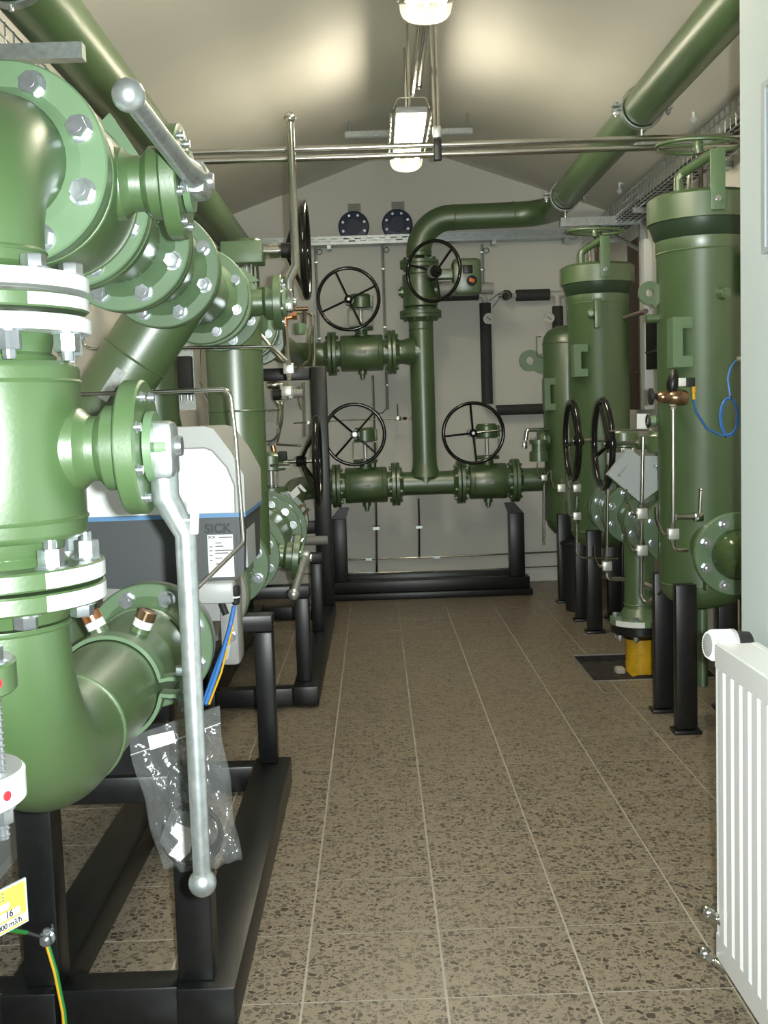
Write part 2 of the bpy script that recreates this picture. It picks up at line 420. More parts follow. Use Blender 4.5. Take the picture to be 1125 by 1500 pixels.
# ------------------------------------------------------------------ radiator on the partition
RX0, RX1, RY0, RY1, RZ0, RZ1 = .712, .815, 1.05, 2.315, .135, .835
rad = thing('panel_radiator', 'white steel panel radiator with vertical ribs on the partition', 'radiator', ((RX0+RX1)/2, (RY0+RY1)/2, RZ0))
pitch = .052; pts = []
y = RY1-.02; xo, xi = RX0+.003, RX0+.010
prof = [(xi-.004, RY1)]
while y-pitch > RY0+.02:
    prof += [(xi, y), (xo, y-.005), (xo, y-.036), (xi, y-.048)]
    y -= pitch
prof += [(xi-.004, RY0)]
pb = MB(); zr0, zr1 = RZ0+.055, RZ1-.05
def wall_strip(mb, prof, z0, z1):
    o = len(mb.v)
    for (x_, y_) in prof: mb.v += [Vector((x_, y_, z0)), Vector((x_, y_, z1))]
    for i in range(len(prof)-1): mb.f.append((o+2*i, o+2*i+2, o+2*i+3, o+2*i+1))
wall_strip(pb, prof, zr0, zr1)
# flat border above and below the ribs, rounded rib ends
for (za, zb) in ((RZ0, zr0), (zr1, RZ1)):
    pb.bb(xi-.006, xi+.002, RY0, RY1, za, zb)
pb.bb(xi+.001, xi+.014, RY0, RY1, RZ0+.004, RZ1-.004)
pb.build('front_panel', RADW, rad, sharp=30)
bk = MB(); bk.bb(RX1-.02, RX1-.006, RY0, RY1, RZ0, RZ1); bk.build('back_panel', RADW, rad)
cf = MB()
for i in range(36):
    yy = RY0+.03+i*.034; cf.bb(xi+.015, RX1-.021, yy, yy+.0015, RZ0+.03, RZ1-.03)
cf.build('convector_fins', RADW, rad)
sd = MB()
sd.bb(xi+.006, RX1-.006, RY1-.001, RY1+.002, RZ0+.02, RZ1-.01); sd.bb(xi+.006, RX1-.006, RY0-.002, RY0+.001, RZ0+.02, RZ1-.01)
sd.build('side_cover', RADW, rad)
tg_ = MB(); tg_.bb(xi+.012, RX1-.012, RY0, RY1, RZ1-.006, RZ1-.001); tg_.bb(xi-.002, xi+.010, RY0, RY1, RZ1-.002, RZ1+.003)
tg_.build('top_grille', RADW, rad)
MB().bb(RX1-.006, .8395, 1.3, 1.34, RZ0+.1, RZ1-.1).bb(RX1-.006, .8395, 2.05, 2.09, RZ0+.1, RZ1-.1).build('wall_bracket', RADW, rad)
tc = V(.775, RY1+.012, RZ1-.020)
th = MB(); th.cyl(tc-Y1*.012, tc+Y1*.03, .014, n=16)
th.build('valve_body', STEEL, rad)
hd = thing('thermostat_head', 'white ribbed thermostatic valve head at the far radiator top corner', 'thermostat', tc)
c0 = tc+V(.022, .036, .004); axh = V(-1, -.12, .06).normalized()
MB().lathe(c0, axh, [(-.012, .018), (-.008, .030), (.02, .032), (.024, .028)], 24).build('collar', RUBBER, hd)
hb = MB().lathe(c0+axh*.024, axh, [(0, .030), (.003, .036), (.010, .036), (.014, .033), (.050, .032), (.062, .025), (.066, .0)], 32)
hb.build('knob', LGREY, hd)
_, ha, hbv = frame(axh); rb_ = MB()
for i in range(30):
    q = 2*PI*i/30; d = ha*math.cos(q)+hbv*math.sin(q)
    rb_.tube([c0+axh*.034+d*.0335, c0+axh*.076+d*.0325, c0+axh*.086+d*.026], .0022, 6)
rb_.build('grip_ribs', WHITE, hd)
for i, (px, py) in enumerate(((1037, 1337), (1032, 1397))):
    p = atx(px, py, .70)
    t_ = thing('radiator_pipe', ('upper' if i == 0 else 'lower')+' chrome radiator connection with round cap beside the radiator foot', 'pipe', p, 'radiator connections')
    MB().sphere(p, .017, 20).build('round_cap', STEEL, t_)
    MB().tube([p, p+V(.03, -.05, -.012), p+V(.062, -.10, -.012)], .008, 10).build('pipe', STEEL, t_)
    MB().lathe(p, V(.03, -.05, -.012), [(.012, .012), (.03, .012)], 6).build('nut', STEEL, t_)
# ------------------------------------------------------------------ ceiling lamps
def lamp(y0, y1, label, x=.232):
    z = 2.76
    t = thing('ceiling_lamp', label, 'lamp', (x, (y0+y1)/2, z-.03), 'strip lamps')
    w = .098
    MB().box((x, (y0+y1)/2, z+.067), (1.6*w, y1-y0, .034), bev=.012).build('housing', LGREY, t)
    # lens: rounded trough
    lens = MB(); n = 12
    for k in range(2):
        yy = (y0+.01, y1-.01)[k]
        for i in range(n+1):
            q = PI*i/n; lens.v.append(Vector((x-w*.96*math.cos(q), yy, z+.05-.075*math.sin(q)**.6)))
    for i in range(n): lens.f.append((i, i+1, n+1+i+1, n+1+i))
    lens.f.append(tuple(range(n+1))); lens.f.append(tuple(range(n+1, 2*n+2)))
    lens.build('clear_cover', LENS, t)
    for dx in (-.055, .055):
        MB().cyl((x+dx, y0+.05, z+.016), (x+dx, y1-.05, z+.016), .013, n=14).build('fluorescent_tube', LAMP, t)
    MB().bb(x-.008, x+.008, y0+.03, y1-.03, z+.03, z+.05).build('reflector_ridge', WHITE, t)
    nclip = 9
    for k in range(nclip):
        yy = y0+.08+(y1-y0-.16)*k/(nclip-1)
        for s in (-1, 1):
            MB().box((x+s*(w+.004), yy, z+.055), (.010, .03, .035), bev=.003).build('clip', STEEL, t)
    MB().tube([(x-w+.01, y0+.02, z+.08), (x-w+.03, y0-.03, z+.115), (x+w-.03, y0-.03, z+.115), (x+w-.01, y0+.02, z+.08)], .0025, 6, .02).build('end_wire', STEEL, t)
    for yy in (y0+.25, y1-.25):
        MB().cyl((x, yy, z+.082), (x, yy, ceil_z(x)), .006, n=8).build('hanger_rod', STEEL, t)
    return t
lamp(5.50, 6.48, 'far glowing strip lamp hanging under the ridge behind the conduits')
lamp(2.90, 4.08, 'near glowing strip lamp cut by the top edge of the picture')
ry_ = 7.25; rz_ = at(600, 192, ry_).z; rx0_, rx1_ = at(505, 194, ry_).x, at(692, 188, ry_).x
lr = thing('lamp_rail', 'galvanised mounting rail fixed across the ridge behind the far strip lamp', 'rail', (.3, ry_, rz_-.03))
cr = MB(); cr.bb(rx0_, rx1_, ry_-.02, ry_+.02, rz_, rz_+.005); cr.bb(rx0_, rx1_, ry_-.02, ry_-.016, rz_-.03, rz_); cr.bb(rx0_, rx1_, ry_+.016, ry_+.02, rz_-.03, rz_)
cr.build('channel', GALV, lr)
for xx in (rx0_+.03, rx1_-.03): MB().cyl((xx, ry_, rz_), (xx, ry_, ceil_z(xx)), .006, n=8).build('threaded_rod', GALV, lr)
# conduits
CYY = 4.95; cz1 = at(620, 213, CYY).z; cz2 = at(620, 226.5, CYY).z
for z, nm in ((cz1, 'upper'), (cz2, 'lower')):
    tag(MB().cyl((LW, CYY, z), (RW, CYY, z), .0135, n=16).build('conduit', STEEL), nm+' of two galvanised conduits crossing the room below the lamps', 'conduit', 'cross conduits')
hk = thing('conduit_hanger', 'tall twin-rod hanger with black clamp holding the cross conduits', 'hanger', (.315, CYY, cz2-.03))
MB().cyl((.308, CYY, cz1+.03), (.300, CYY, ceil_z(.30)), .0055, n=8).cyl((.325, CYY, cz1+.03), (.325, CYY, ceil_z(.325)), .0055, n=8).build('rod', STEEL, hk)
MB().box((.317, CYY, (cz1+cz2)/2-.002), (.036, .036, .09), bev=.004).build('clamp', BLACK, hk)
MB().box((.317, CYY, cz1+.055), (.036, .03, .05), bev=.003).build('saddle', GALV, hk)
for dx, nm, ye in ((-.03, 'left', 4.46), (-.006, 'right', 4.36)):
    lq = at(608, 138, 5.38); lx_ = lq.x+dx+.02; ye = 5.34 if dx < -.02 else 5.22
    lc = thing('lamp_conduit', nm+' of two short conduits linking the near and far strip lamps', 'conduit', (lx_, 4.8, lq.z), 'lamp conduits')
    MB().cyl((lx_, 4.05, lq.z), (lx_, ye, lq.z), .010, n=12).build('tube', STEEL, lc)
    MB().lathe((lx_, ye, lq.z), Y1, [(0, .012), (.05, .013), (.06, .009)], 12).build('gland', RUBBER, lc)
# ------------------------------------------------------------------ cable trays
def slot_strip(mb, x0, x1, y, z0, z1, step=.09, gap=.05):
    h = z1-z0; mb.bb(x0, x1, y-.002, y, z0, z0+h*.28); mb.bb(x0, x1, y-.002, y, z1-h*.28, z1); mb.bb(x0, x1, y-.002, y, z0+h*.42, z0+h*.58)
    for k, (a, b) in enumerate(((.28, .42), (.58, .72))):
        x = x0+k*step*.5
        while x < x1:
            xe = min(x+step-gap, x1); mb.bb(x, xe, y-.002, y, z0+h*a, z0+h*b); x += step
ct = thing('cable_tray', 'perforated galvanised cable tray running along the back wall', 'cable tray', (.3, 8.47, 2.63))
zt = at(600, 349, 8.42).z
b_ = MB(); slot_strip(b_, LW+.02, 1.60, 8.42, zt-.028, zt+.032); b_.build('front_lip', GALV, ct)
MB().bb(LW+.02, 1.60, 8.42, 8.56, zt-.030, zt-.028).bb(LW+.02, 1.60, 8.556, 8.56, zt-.028, zt+.03).build('tray_base', GALV, ct)
for i, xx in enumerate((-.9, -.3, .35, .95, 1.5)):
    MB().bb(xx-.015, xx+.015, 8.43, 8.56, zt-.06, zt-.031).build('bracket', GALV, ct)
for i, (yy, zz, r_, m_) in enumerate(((8.47, .0, .012, RUBBER), (8.5, 0, .010, CABGREY), (8.525, .0, .011, RUBBER))):
    tag(MB().tube([(LW+.06, yy, zt-.027+r_), (.2, yy, zt-.027+r_), (1.58, yy, zt-.027+r_)], r_, 8).build('tray_cable', m_),
        ('front', 'middle', 'rear')[i]+' cable lying in the back wall tray', 'cable', 'cables in the back tray')
# right wire basket tray
rt = thing('wire_basket_tray', 'wire basket cable tray along the right wall under the eave', 'cable tray', (1.73, 5.5, 2.56))
wm = MB()
for (x, z) in ((1.63, 2.56), (1.66, 2.56), (1.70, 2.56), (1.74, 2.56), (1.78, 2.56), (1.63, 2.60), (1.63, 2.64), (1.63, 2.68)):
    wm.tube([(x, 2.7, z), (x, YB-.02, z)], .0028, 5)
yy = 2.75
while yy < YB-.05:
    wm.tube([(1.63, yy, 2.685), (1.63, yy, 2.56), (1.81, yy, 2.56), (1.81, yy, 2.685)], .0028, 5); yy += .075
wm.build('wire_mesh', GALV, rt)
for yy in (3.2, 4.4, 5.6, 6.8, 8.0): MB().bb(1.62, RW-.002, yy, yy+.03, 2.525, 2.556).build('bracket', GALV, rt)
for i in range(6):
    x = 1.65+.028*i; r_ = .0125+.001*(i % 3); tag(MB().tube([(x, 2.7+k*.6, 2.563+r_+.004*random.random()) for k in range(10)], r_, 8).build('tray_cable', (RUBBER, BROWN, CABGREY)[i % 3]),
        ('first', 'second', 'third', 'fourth', 'fifth', 'sixth')[i]+' cable from the aisle lying in the right wire basket', 'cable', 'cables in the right basket')
# left tray with cables
lt = thing('wire_basket_tray', 'dark wire basket cable tray behind the upper left green pipe', 'cable tray', (-1.08, 5, 2.36))
wm = MB()
for (x, z) in ((-.98, 2.37), (-1.02, 2.37), (-1.06, 2.37), (-1.10, 2.37), (-1.14, 2.37), (-.98, 2.41), (-.98, 2.45)):
    wm.tube([(x, 1.5, z), (x, YB-.2, z)], .0028, 5)
yy = 1.55
while yy < YB-.2:
    wm.tube([(-.98, yy, 2.455), (-.98, yy, 2.37), (-1.17, yy, 2.37), (-1.17, yy, 2.455)], .0028, 5); yy += .075
wm.build('wire_mesh', GALV, lt)
for yy in (2.0, 4.2, 5.4, 6.6, 7.8): MB().bb(LW+.002, -.97, yy, yy+.03, 2.335, 2.366).build('bracket', GALV, lt)
for i in range(5):
    x = -1.005-.032*i; r_ = .0145+.001*(i % 2); tag(MB().tube([(x, 1.5+k*.7, 2.373+r_+.003*random.random()) for k in range(10)], r_, 8).build('tray_cable', (BROWN, RUBBER, BROWN)[i % 3]),
        ('first', 'second', 'third', 'fourth', 'fifth')[i]+' cable from the aisle lying in the left wire basket', 'cable', 'cables in the left basket')
# ------------------------------------------------------------------ overhead pipes
def saddle(parent_name, label, c, r, y, rod_to, bolt_left=True, both=True):
    t = thing(parent_name, label, 'pipe clamp', (c[0], y, rod_to))
    R = r+.006
    MB().ring((c[0], y-.02, c[1]), Y1, R+.006, .04, R, 40).build('strap', GALV, t)
    for s in (-1, 1):
        MB().bb(c[0]+s*(R+.003) if s > 0 else c[0]-R-.045, c[0]+R+.045 if s > 0 else c[0]-R-.003, y-.02, y+.02, c[1]+.006, c[1]+.012).bb(
            c[0]+s*(R+.003) if s > 0 else c[0]-R-.045, c[0]+R+.045 if s > 0 else c[0]-R-.003, y-.02, y+.02, c[1]-.012, c[1]-.006).build('ear', GALV, t)
        inst('bolt', HEAD, t, (c[0]+s*(R+.027), y, c[1]+.012), Z1, 0, .022)
        inst('nut', NUT, t, (c[0]+s*(R+.027), y, c[1]-.012), -Z1, 0, .022)
    MB().cyl((c[0], y, c[1]-R), (c[0], y, rod_to), .007, n=10).build('rod', GALV, t)
    return t
OPX, OPZ, OPR = 1.305, 2.745, .090
op = thing('overhead_pipe', 'thick green gas pipe under the right ceiling turning along the back wall', 'pipe', (OPX, 5, OPZ-OPR))
VPX = .36; BY = 8.0
MB().tube([(OPX, 1.6, OPZ), (OPX, BY, OPZ), (VPX, BY, OPZ-.01), (VPX, BY, 2.47)], OPR, 32, .24, 14).build('pipe', GREEN, op)
for yy in (3.4, 7.2): weld(op, (OPX, yy, OPZ), Y1, OPR)
weld(op, (OPX-.26, BY, OPZ), X1, OPR); weld(op, (VPX+.26, BY, OPZ-.008), X1, OPR); weld(op, (VPX, BY, 2.50), Z1, OPR)
saddle('pipe_clamp', 'near strap clamp around the overhead right green pipe', (OPX, OPZ), OPR, 5.28, 2.58)
saddle('pipe_clamp', 'far strap clamp around the overhead right green pipe above its bracket', (OPX, OPZ), OPR, 7.36, 2.60)
br = thing('cantilever_bracket', 'galvanised cantilever bracket with brace carrying the far overhead clamp', 'bracket', (1.6, 7.36, 2.3))
MB().bb(1.27, 1.80, 7.34, 7.38, 2.575, 2.60).bb(1.27, 1.80, 7.34, 7.345, 2.545, 2.575).bb(1.27, 1.80, 7.375, 7.38, 2.545, 2.575).build('arm', GALV, br)
MB().bb(1.79, 1.835, 7.33, 7.39, 2.30, 2.72).build('wall_rail', GALV, br)
MB().tube([(1.50, 7.36, 2.55), (1.79, 7.36, 2.38)], .014, 4).build('brace', GALV, br)
br2 = thing('cantilever_bracket', 'galvanised wall bracket below the near overhead right clamp', 'bracket', (1.6, 5.28, 2.5))
MB().bb(1.27, 1.835, 5.26, 5.30, 2.555, 2.58).build('arm', GALV, br2)
for i, (px, py) in enumerate(((1030, 160), (918, 268))):
    p = atx(px, py, 1.79)
    t_ = thing('bent_hook', ('near', 'far')[i]+' small white bent hook above the right wire basket', 'hook', p, 'white wall hooks')
    MB().tube([p+V(.05, 0, 0), p+V(-.05, 0, .0), p+V(-.05, 0, -.05)], .008, 8, .01).build('arm', WHITE, t_)
    MB().sphere(p+V(-.05, 0, -.055), .02, 12).build('knob', WHITE, t_)
LPX, LPZ = -.905, 2.54
lp = thing('overhead_pipe', 'dark green gas pipe under the left ceiling running to the back', 'pipe', (LPX, 4.5, LPZ-.1))
MB().tube([(LPX, .7, LPZ), (LPX, 8.15, LPZ), (LPX, 8.15, 2.0)], .098, 32, .2, 12).build('pipe', GREEN, lp)
for yy in (2.2, 5.5): weld(lp, (LPX, yy, LPZ), Y1, .098)
saddle('pipe_clamp', 'strap clamp around the left overhead pipe at the picture top', (LPX, LPZ), .098, 2.95, 2.42)
cb = thing('cantilever_bracket', 'galvanised channel bracket above the near left flange', 'bracket', (-1.0, 2.95, 2.3))
zc = at(60, 66, 2.95).z
MB().bb(LW, at(123, 78, 2.95).x, 2.93, 2.97, zc-.041, zc).build('channel', GALV, cb)
MB().tube([(LW+.02, 2.95, zc-.3), (-.93, 2.95, zc-.041)], .02, 4).build('brace', GALV, cb)
# ================================================================== LEFT METERING LINE
AX, ZU, ZL, YV = -.57, 1.765, .80, 1.61
PR, FR = .100, .160
YA = Y1
def lever_valve(name, label, c, ax, stem, lever, half, br=.145, lever_len=.64, bend=.05, stub=.24, lever_m=GALV, tagged=False, studs=True, flanges=((-1, .16), (1, .16)), joined=False, group=None, nk=.02, tr=.098):
    ax = V(ax).normalized(); st = V(stem).normalized(); lv = V(lever).normalized(); c = V(c)
    t = thing(name, label, 'valve', (c.x, c.y, c.z-br), group)
    MB().lathe(c-ax*half, ax, [(0, br*.72), (nk, br*.72), (nk, br*.95), (nk+.004, br*.985), (nk+.010, br), (2*half-nk-.010, br), (2*half-nk-.004, br*.985), (2*half-nk, br*.95), (2*half-nk, br*.72), (2*half, br*.72)], 48).build('body', GREEN, t)
    for s in (-1, 1): MB().torus(c+ax*s*(half-nk-.028), ax, br, .0032, 48, 6).build('body_seam', GREEN, t)
    s0 = c+st*(br*.80)
    L = stub-br*.80
    MB().lathe(s0, st, [(0, .066), (.030, .060), (.038, .052), (.044, .048), (L-.040, .047), (L-.027, .062), (L-.001, .062), (L, .060)], 40).build('neck', GREEN, t, sharp=24)
    tf = s0+st*L
    f = MB().lathe(tf, st, fprof(.030, tr), 44).build('top_flange', GREEN, t)
    bolts(f, tf+st*.030, st, tr*.8, 8, .013, ROUND)
    MB().lathe(tf+st*.032, st, [(0, .052), (.012, .052), (.013, .03), (.03, .03)], 28).build('indicator_plate', GREEN2, t)
    inst('stop_screw', HEAD, t, tf+st*.032+lv*.055+st.cross(lv)*.02, st, 0, .016)
    hb = tf+st*.052
    side = st.cross(lv)
    R = Matrix((lv, side, st)).transposed()
    h = MB().box(hb+lv*.005, (.085, .058, .040), R, .012).build('lever', lever_m, t)
    path = [hb+lv*.03, hb+lv*.075, hb+lv*.13+st*bend, hb+lv*lever_len+st*bend]
    MB().tube(path, [.021]*2+[.0165, .0135], 16).build('lever_rod', lever_m, h)
    MB().tube([hb+lv*.12+st*bend*.95, hb+lv*lever_len+st*bend], .0135, 16).build('lever_rod', lever_m, h)
    MB().sphere(hb+lv*(lever_len+.008)+st*bend, .0215, 20).build('lever_knob', lever_m, h)
    inst('hub_bolt', ROUND, h, hb+st*.012, st, .2, .030)
    return t, hb, bend
# ---- vertical lever valve in the near line
zc = 1.3125
lv1, hb1, bd1 = lever_valve('ball_valve', 'large green ball valve in the near vertical pipe with hanging lever', (AX, YV, zc), -Z1, X1, -Z1, .165, .139, .655, .027, .207, nk=.038)
# flanges of that valve (ring between valve and pipes), with studs
def vring(parent, z, t, m, r=FR, name='flange', white_arc=False):
    o = MB().lathe((AX, YV, z), Z1, fprof(t, r), 64).build(name, m, parent)
    if white_arc:
        # painted white band on the aisle side of the rim
        b = MB(); n = 14; a0, a1 = math.radians(-46), math.radians(40)
        for i in range(n+1):
            q = a0+(a1-a0)*i/n
            for zz in (z+.0025, z+t-.0025): b.v.append(Vector((AX+(r+.0008)*math.cos(q), YV+(r+.0008)*math.sin(q), zz)))
        for i in range(n): b.f.append((2*i, 2*i+2, 2*i+3, 2*i+1))
        b.build('white_band', WHITE, o)
    return o
fa = vring(lv1, 1.480, .0225, WHITE, name='lower_white_flange')
MB().lathe((AX, YV, 1.440), Z1, [(0, .104), (.008, .108), (.014, .100), (.030, .104), (.0395, .110)], 40).build('neck_ring', GREEN, lv1)
bolts(fa, (AX, YV, 1.480), -Z1, .135, 8, .032, NUT, off=.16)
fb_ = vring(lv1, 1.122, .027, GREEN, white_arc=True)
MB().lathe((AX, YV, 1.149), Z1, [(0, .108), (.012, .1), (.02, .104), (.04, .108)], 40).build('neck_ring', GREEN, lv1)
bolts(fb_, (AX, YV, 1.149), Z1, .135, 8, .032, NUT, off=.16)
sp = thing('spacer_ring', 'green spacer disc between two white insulating flanges, with a white band', 'flange', (AX, YV, 1.5105))
o = vring(sp, 1.5105, .0215, GREEN, r=FR-.003, name='disc', white_arc=True)
MB().lathe((AX, YV, 1.5025), Z1, [(0, .118), (.008, .118)], 40).build('gasket', STEEL, sp)
MB().lathe((AX, YV, 1.532), Z1, [(0, .118), (.008, .118)], 40).build('gasket', STEEL, sp)
# ---- upper elbow spool
ue = thing('elbow_pipe', 'green elbow pipe at the upper left ending in a big bolted flange', 'pipe', (AX, YV, 1.540))
MB().tube([(AX, YV, 1.560), (AX, YV, ZU), (AX, 1.782, ZU)], PR, 40, .165, 16).build('pipe', GREEN, ue)
MB().lathe((AX, YV, 1.560), Z1, [(0, .125), (.006, .118), (.012, .105), (.02, .1005)], 40).build('neck_ring', GREEN, ue)
fa2 = vring(ue, 1.540, .0225, WHITE, name='upper_white_flange')
bolts(fa2, (AX, YV, 1.5625), Z1, .135, 8, .030, HEAD, off=.16)
weld(ue, (AX, YV, 1.598), Z1, PR)
flange(ue, (AX, 1.784, ZU), YA, FR, .034, 8, .031, GREEN2, HEAD, neck=(.03, PR, .118, -1), seg=64)
MB().ring((AX, 1.8183, ZU), YA, .150, .006, .1, 48).build('gasket', STEEL, ue)
# ---- upper lever valve, lever pointing to the viewer
c1 = V(AX, 1.965, ZU)
lv2, hb2, _ = lever_valve('ball_valve', 'green ball valve behind the top left flange, its lever reaching forward', c1, YA, X1, -YA, .139, .148, .515, -.004, .222)
flange(lv2, (AX, 2.106, ZU), YA, FR, .028, 8, .030, GREEN2, NUT, seg=64)
MB().prism([(AX+.06, 2.085, ZU+.12), (AX+.16, 2.085, ZU+.06), (AX+.10, 2.085, ZU+.155)], (0, .012, 0)).build('lifting_lug', GREEN2, lv2)
# ---- spool to next flanges
s1 = thing('pipe_spool', 'short green flanged spool just behind the upper lever valve', 'pipe', (AX, 2.35, ZU-FR))
flange(s1, (AX, 2.138, ZU), YA, FR, .030, 8, .030, GREEN, None, neck=(.06, PR, .12, 1), seg=64)
MB().cyl((AX, 2.2, ZU), (AX, 2.56, ZU), PR, n=40).build('pipe', GREEN, s1)
flange(s1, (AX, 2.56, ZU), YA, FR, .032, 8, .031, GREEN2, HEAD, neck=(.075, PR, .128, -1), seg=64)
s2 = thing('pipe_spool', 'second green flanged spool in the upper left pipe run', 'pipe', (AX, 2.85, ZU-FR))
flange(s2, (AX, 2.592, ZU), YA, FR, .030, 8, .030, GREEN, None, neck=(.06, PR, .12, 1), seg=64)
MB().cyl((AX, 2.66, ZU), (AX, 3.03, ZU), PR, n=40).build('pipe', GREEN, s2)
flange(s2, (AX, 3.035, ZU), YA, FR, .030, 8, .030, GREEN2, NUT, neck=(.075, PR, .128, -1), seg=64)
# ---- tee with slanting branch
te = thing('branch_pipe', 'thick green pipe slanting down left from the upper run with a grey sticker', 'pipe', (AX, 3.4, 1.0))
flange(te, (AX, 3.065, ZU), YA, FR, .030, 8, .030, GREEN, None, neck=(.06, PR, .12, 1), seg=64)
MB().cyl((AX, 3.12, ZU), (AX, 3.72, ZU), PR, n=40).build('pipe', GREEN, te)
bd = V(-.59, 0, -.81).normalized(); b0 = V(AX, 3.40, ZU)
MB().tube([b0+bd*.02, b0+bd*.72, b0+bd*.72+V(0, .0, -.55)], .104, 36, .18, 10).build('branch', GREEN, te)
weld(te, b0+bd*.27, bd, .104)
qd = V(-bd.z, 0, bd.x); fc = b0+bd*.36+V(.0, -.1045, 0)
MB().prism([fc-bd*.045+qd*.012+qd*.012, fc+bd*.06+qd*.024, fc+bd*.06-qd*.008, fc-bd*.045-qd*.008], (0, -.002, 0)).build('sticker', GALV, te)
flange(te, (AX, 3.735, ZU), YA, FR, .030, 8, .027, GREEN2, ROUND, neck=(.07, PR, .125, -1), seg=64)
# ---- second upper lever valve, lever up
lv3, hb3, _ = lever_valve('ball_valve', 'green ball valve of the upper run with a long upright lever', (AX, 4.02, ZU), YA, X1, Z1, .14, .125, .64, .03, .222, STEEL)
flange(lv3, (AX, 3.845, ZU), YA, FR, .030, 8, .027, GREEN2, None, NUT, seg=64)
flange(lv3, (AX, 4.165, ZU), YA, FR, .028, 8, .027, GREEN2, NUT, seg=48)
MB().prism([(AX+.1, 3.98, ZU+.06), (AX+.175, 3.98, ZU+.075), (AX+.12, 3.98, ZU+.12), (AX+.06, 3.98, ZU+.14)], (0, .012, 0)).build('lifting_lug', GREEN2, lv3)
# ---- vertical drop pipe
VX, VY = -.548, 4.40
dp = thing('vertical_pipe', 'tall green vertical pipe behind the flow meter joining both left runs', 'pipe', (VX, VY, ZL))
MB().cyl((VX, VY, ZL), (VX, VY, ZU), .112, n=40).build('pipe', GREEN, dp)
MB().cyl((AX, 4.2, ZU), (AX, 4.84, ZU), PR, n=36).build('cross_pipe', GREEN, dp)
MB().cyl((AX, 4.14, ZL), (AX, 4.50, ZL), PR, n=36).build('lower_cross_pipe', GREEN, dp)
for z in (1.62, 1.38, 1.06): weld(dp, (VX, VY, z), Z1, .112)
flange(dp, (AX, 4.845, ZU), YA, FR, .03, 8, .028, GREEN2, ROUND, neck=(.06, PR, .12, -1))
flange(dp, (AX, 4.115, ZL), YA, .155, .03, 8, .028, GREEN2, None, NUT)
# ---- pipe behind (left rear riser)
rr_ = thing('vertical_pipe', 'green riser with a flared bend behind the slanting pipe', 'pipe', (-.945, 4.75, 1.0))
MB().tube([(-.945, 4.75, 1.95), (-.945, 4.75, 1.20), (-.72, 5.2, 1.0)], .105, 32, .3, 12).build('pipe', GREEN, rr_)
# ---- geared valves of the left runs
def gear_valve(name, label, c, ax, half, br, stem_h, wheel_ax, wheel_off, wheel_D=.46, r_fl=FR, bs=.026, wheel_shift=V(0, 0, 0), gear=None, group=None, yoke=True, wrot=.5, drain=True, joined=True, fl=True, wheel_m=BLKGLOSS, rimr=.0125, dish=.03):
    ax = V(ax).normalized(); wa = V(wheel_ax).normalized(); c = V(c)
    t = thing(name, label, 'valve', (c.x, c.y, c.z-br), group)
    MB().lathe(c-ax*half, ax, [(0, br*.72), (.03, br*.72), (.034, br*.97), (.04, br), (2*half-.04, br), (2*half-.034, br*.97), (2*half-.03, br*.72), (2*half, br*.72)], 36).build('body', GREEN, t)
    for s in (-1, 1): MB().torus(c+ax*s*(half-.065), ax, br, .003, 36, 6).build('body_seam', GREEN, t)
    MB().lathe(c+Z1*br*.85, Z1, [(0, .052), (.03, .044), (.05, .044), (.052, .088), (.075, .088), (.076, .03), (.09, .03)], 24).build('stem_neck', GREEN, t)
    zt = c.z+br*.85+.085
    g = V(c.x, c.y, c.z+stem_h)
    if yoke:
        w_ = .088
        bx_ = MB(); perp = ax
        pts = [V(c.x, c.y, zt)-perp*w_, V(c.x, c.y, g.z-.05)-perp*w_, V(c.x, c.y, g.z-.05)+perp*w_, V(c.x, c.y, zt)+perp*w_, V(c.x, c.y, zt)-perp*w_]
        for dy in (-.03, .03):
            q_ = perp.cross(Z1)*dy
            bx_.tube([p+q_ for p in pts], .005, 6, .008)
        bx_.cyl((c.x, c.y, zt-.01), (c.x, c.y, g.z-.045), .014, n=12)
        bx_.build('yoke', BRIGHT, t)
    gb = MB().lathe(g-Z1*.045, Z1, [(0, .074), (.004, .080), (.080, .080), (.088, .072), (.10, .068)], 28)
    hub0 = g+wa*.03+wheel_shift
    gb.cyl(hub0-wa*.07, hub0+wa*.06, .034, n=20)
    gb.box(g+ax*.068, (.05, .06, .085), None, .006)
    gb.build('gearbox', GREEN, t)
    wc = hub0+wa*wheel_off
    MB().cyl(hub0+wa*.05, wc, .011, n=12).build('shaft', STEEL, t)
    handwheel(t, wc, wa, wheel_D, wheel_m, 4, rimr, dish, wrot)
    if drain: MB().lathe(c-Z1*br*.95, -Z1, [(0, .032), (.03, .032), (.032, .02), (.055, .02), (.056, .014), (.07, .014)], 14).build('drain_plug', GREEN, t)
    if fl:
        for s in (-1, 1):
            a_ = ax*s; p = c+a_*half
            flange(t, p, a_, r_fl, .028, 8, bs, GREEN, HEAD, None, joined=joined, seg=40)
    MB().box(c+wa*(br+.0005) if abs(wa.dot(ax)) < .5 else c+X1*br, (.062, .003, .026) if abs(wa.y) > .5 else (.003, .062, .026)).build('nameplate', MGREY, t)
    return t
gvu = gear_valve('gate_valve', 'green geared valve with edge-on black handwheel in the upper left run', (AX, 5.18, ZU), YA, .2, .13, .355, X1, .245, .46, wheel_shift=V(0, 0, 0), yoke=True, wrot=.2, rimr=.017, dish=.085)
MB_ = None
gear_valve('gate_valve', 'green geared valve with edge-on black handwheel in the lower left run', (AX, 5.95, .77), YA, .2, .15, .34, X1, .225, .50, r_fl=.18, yoke=True, wrot=.9, rimr=.017, dish=.085)
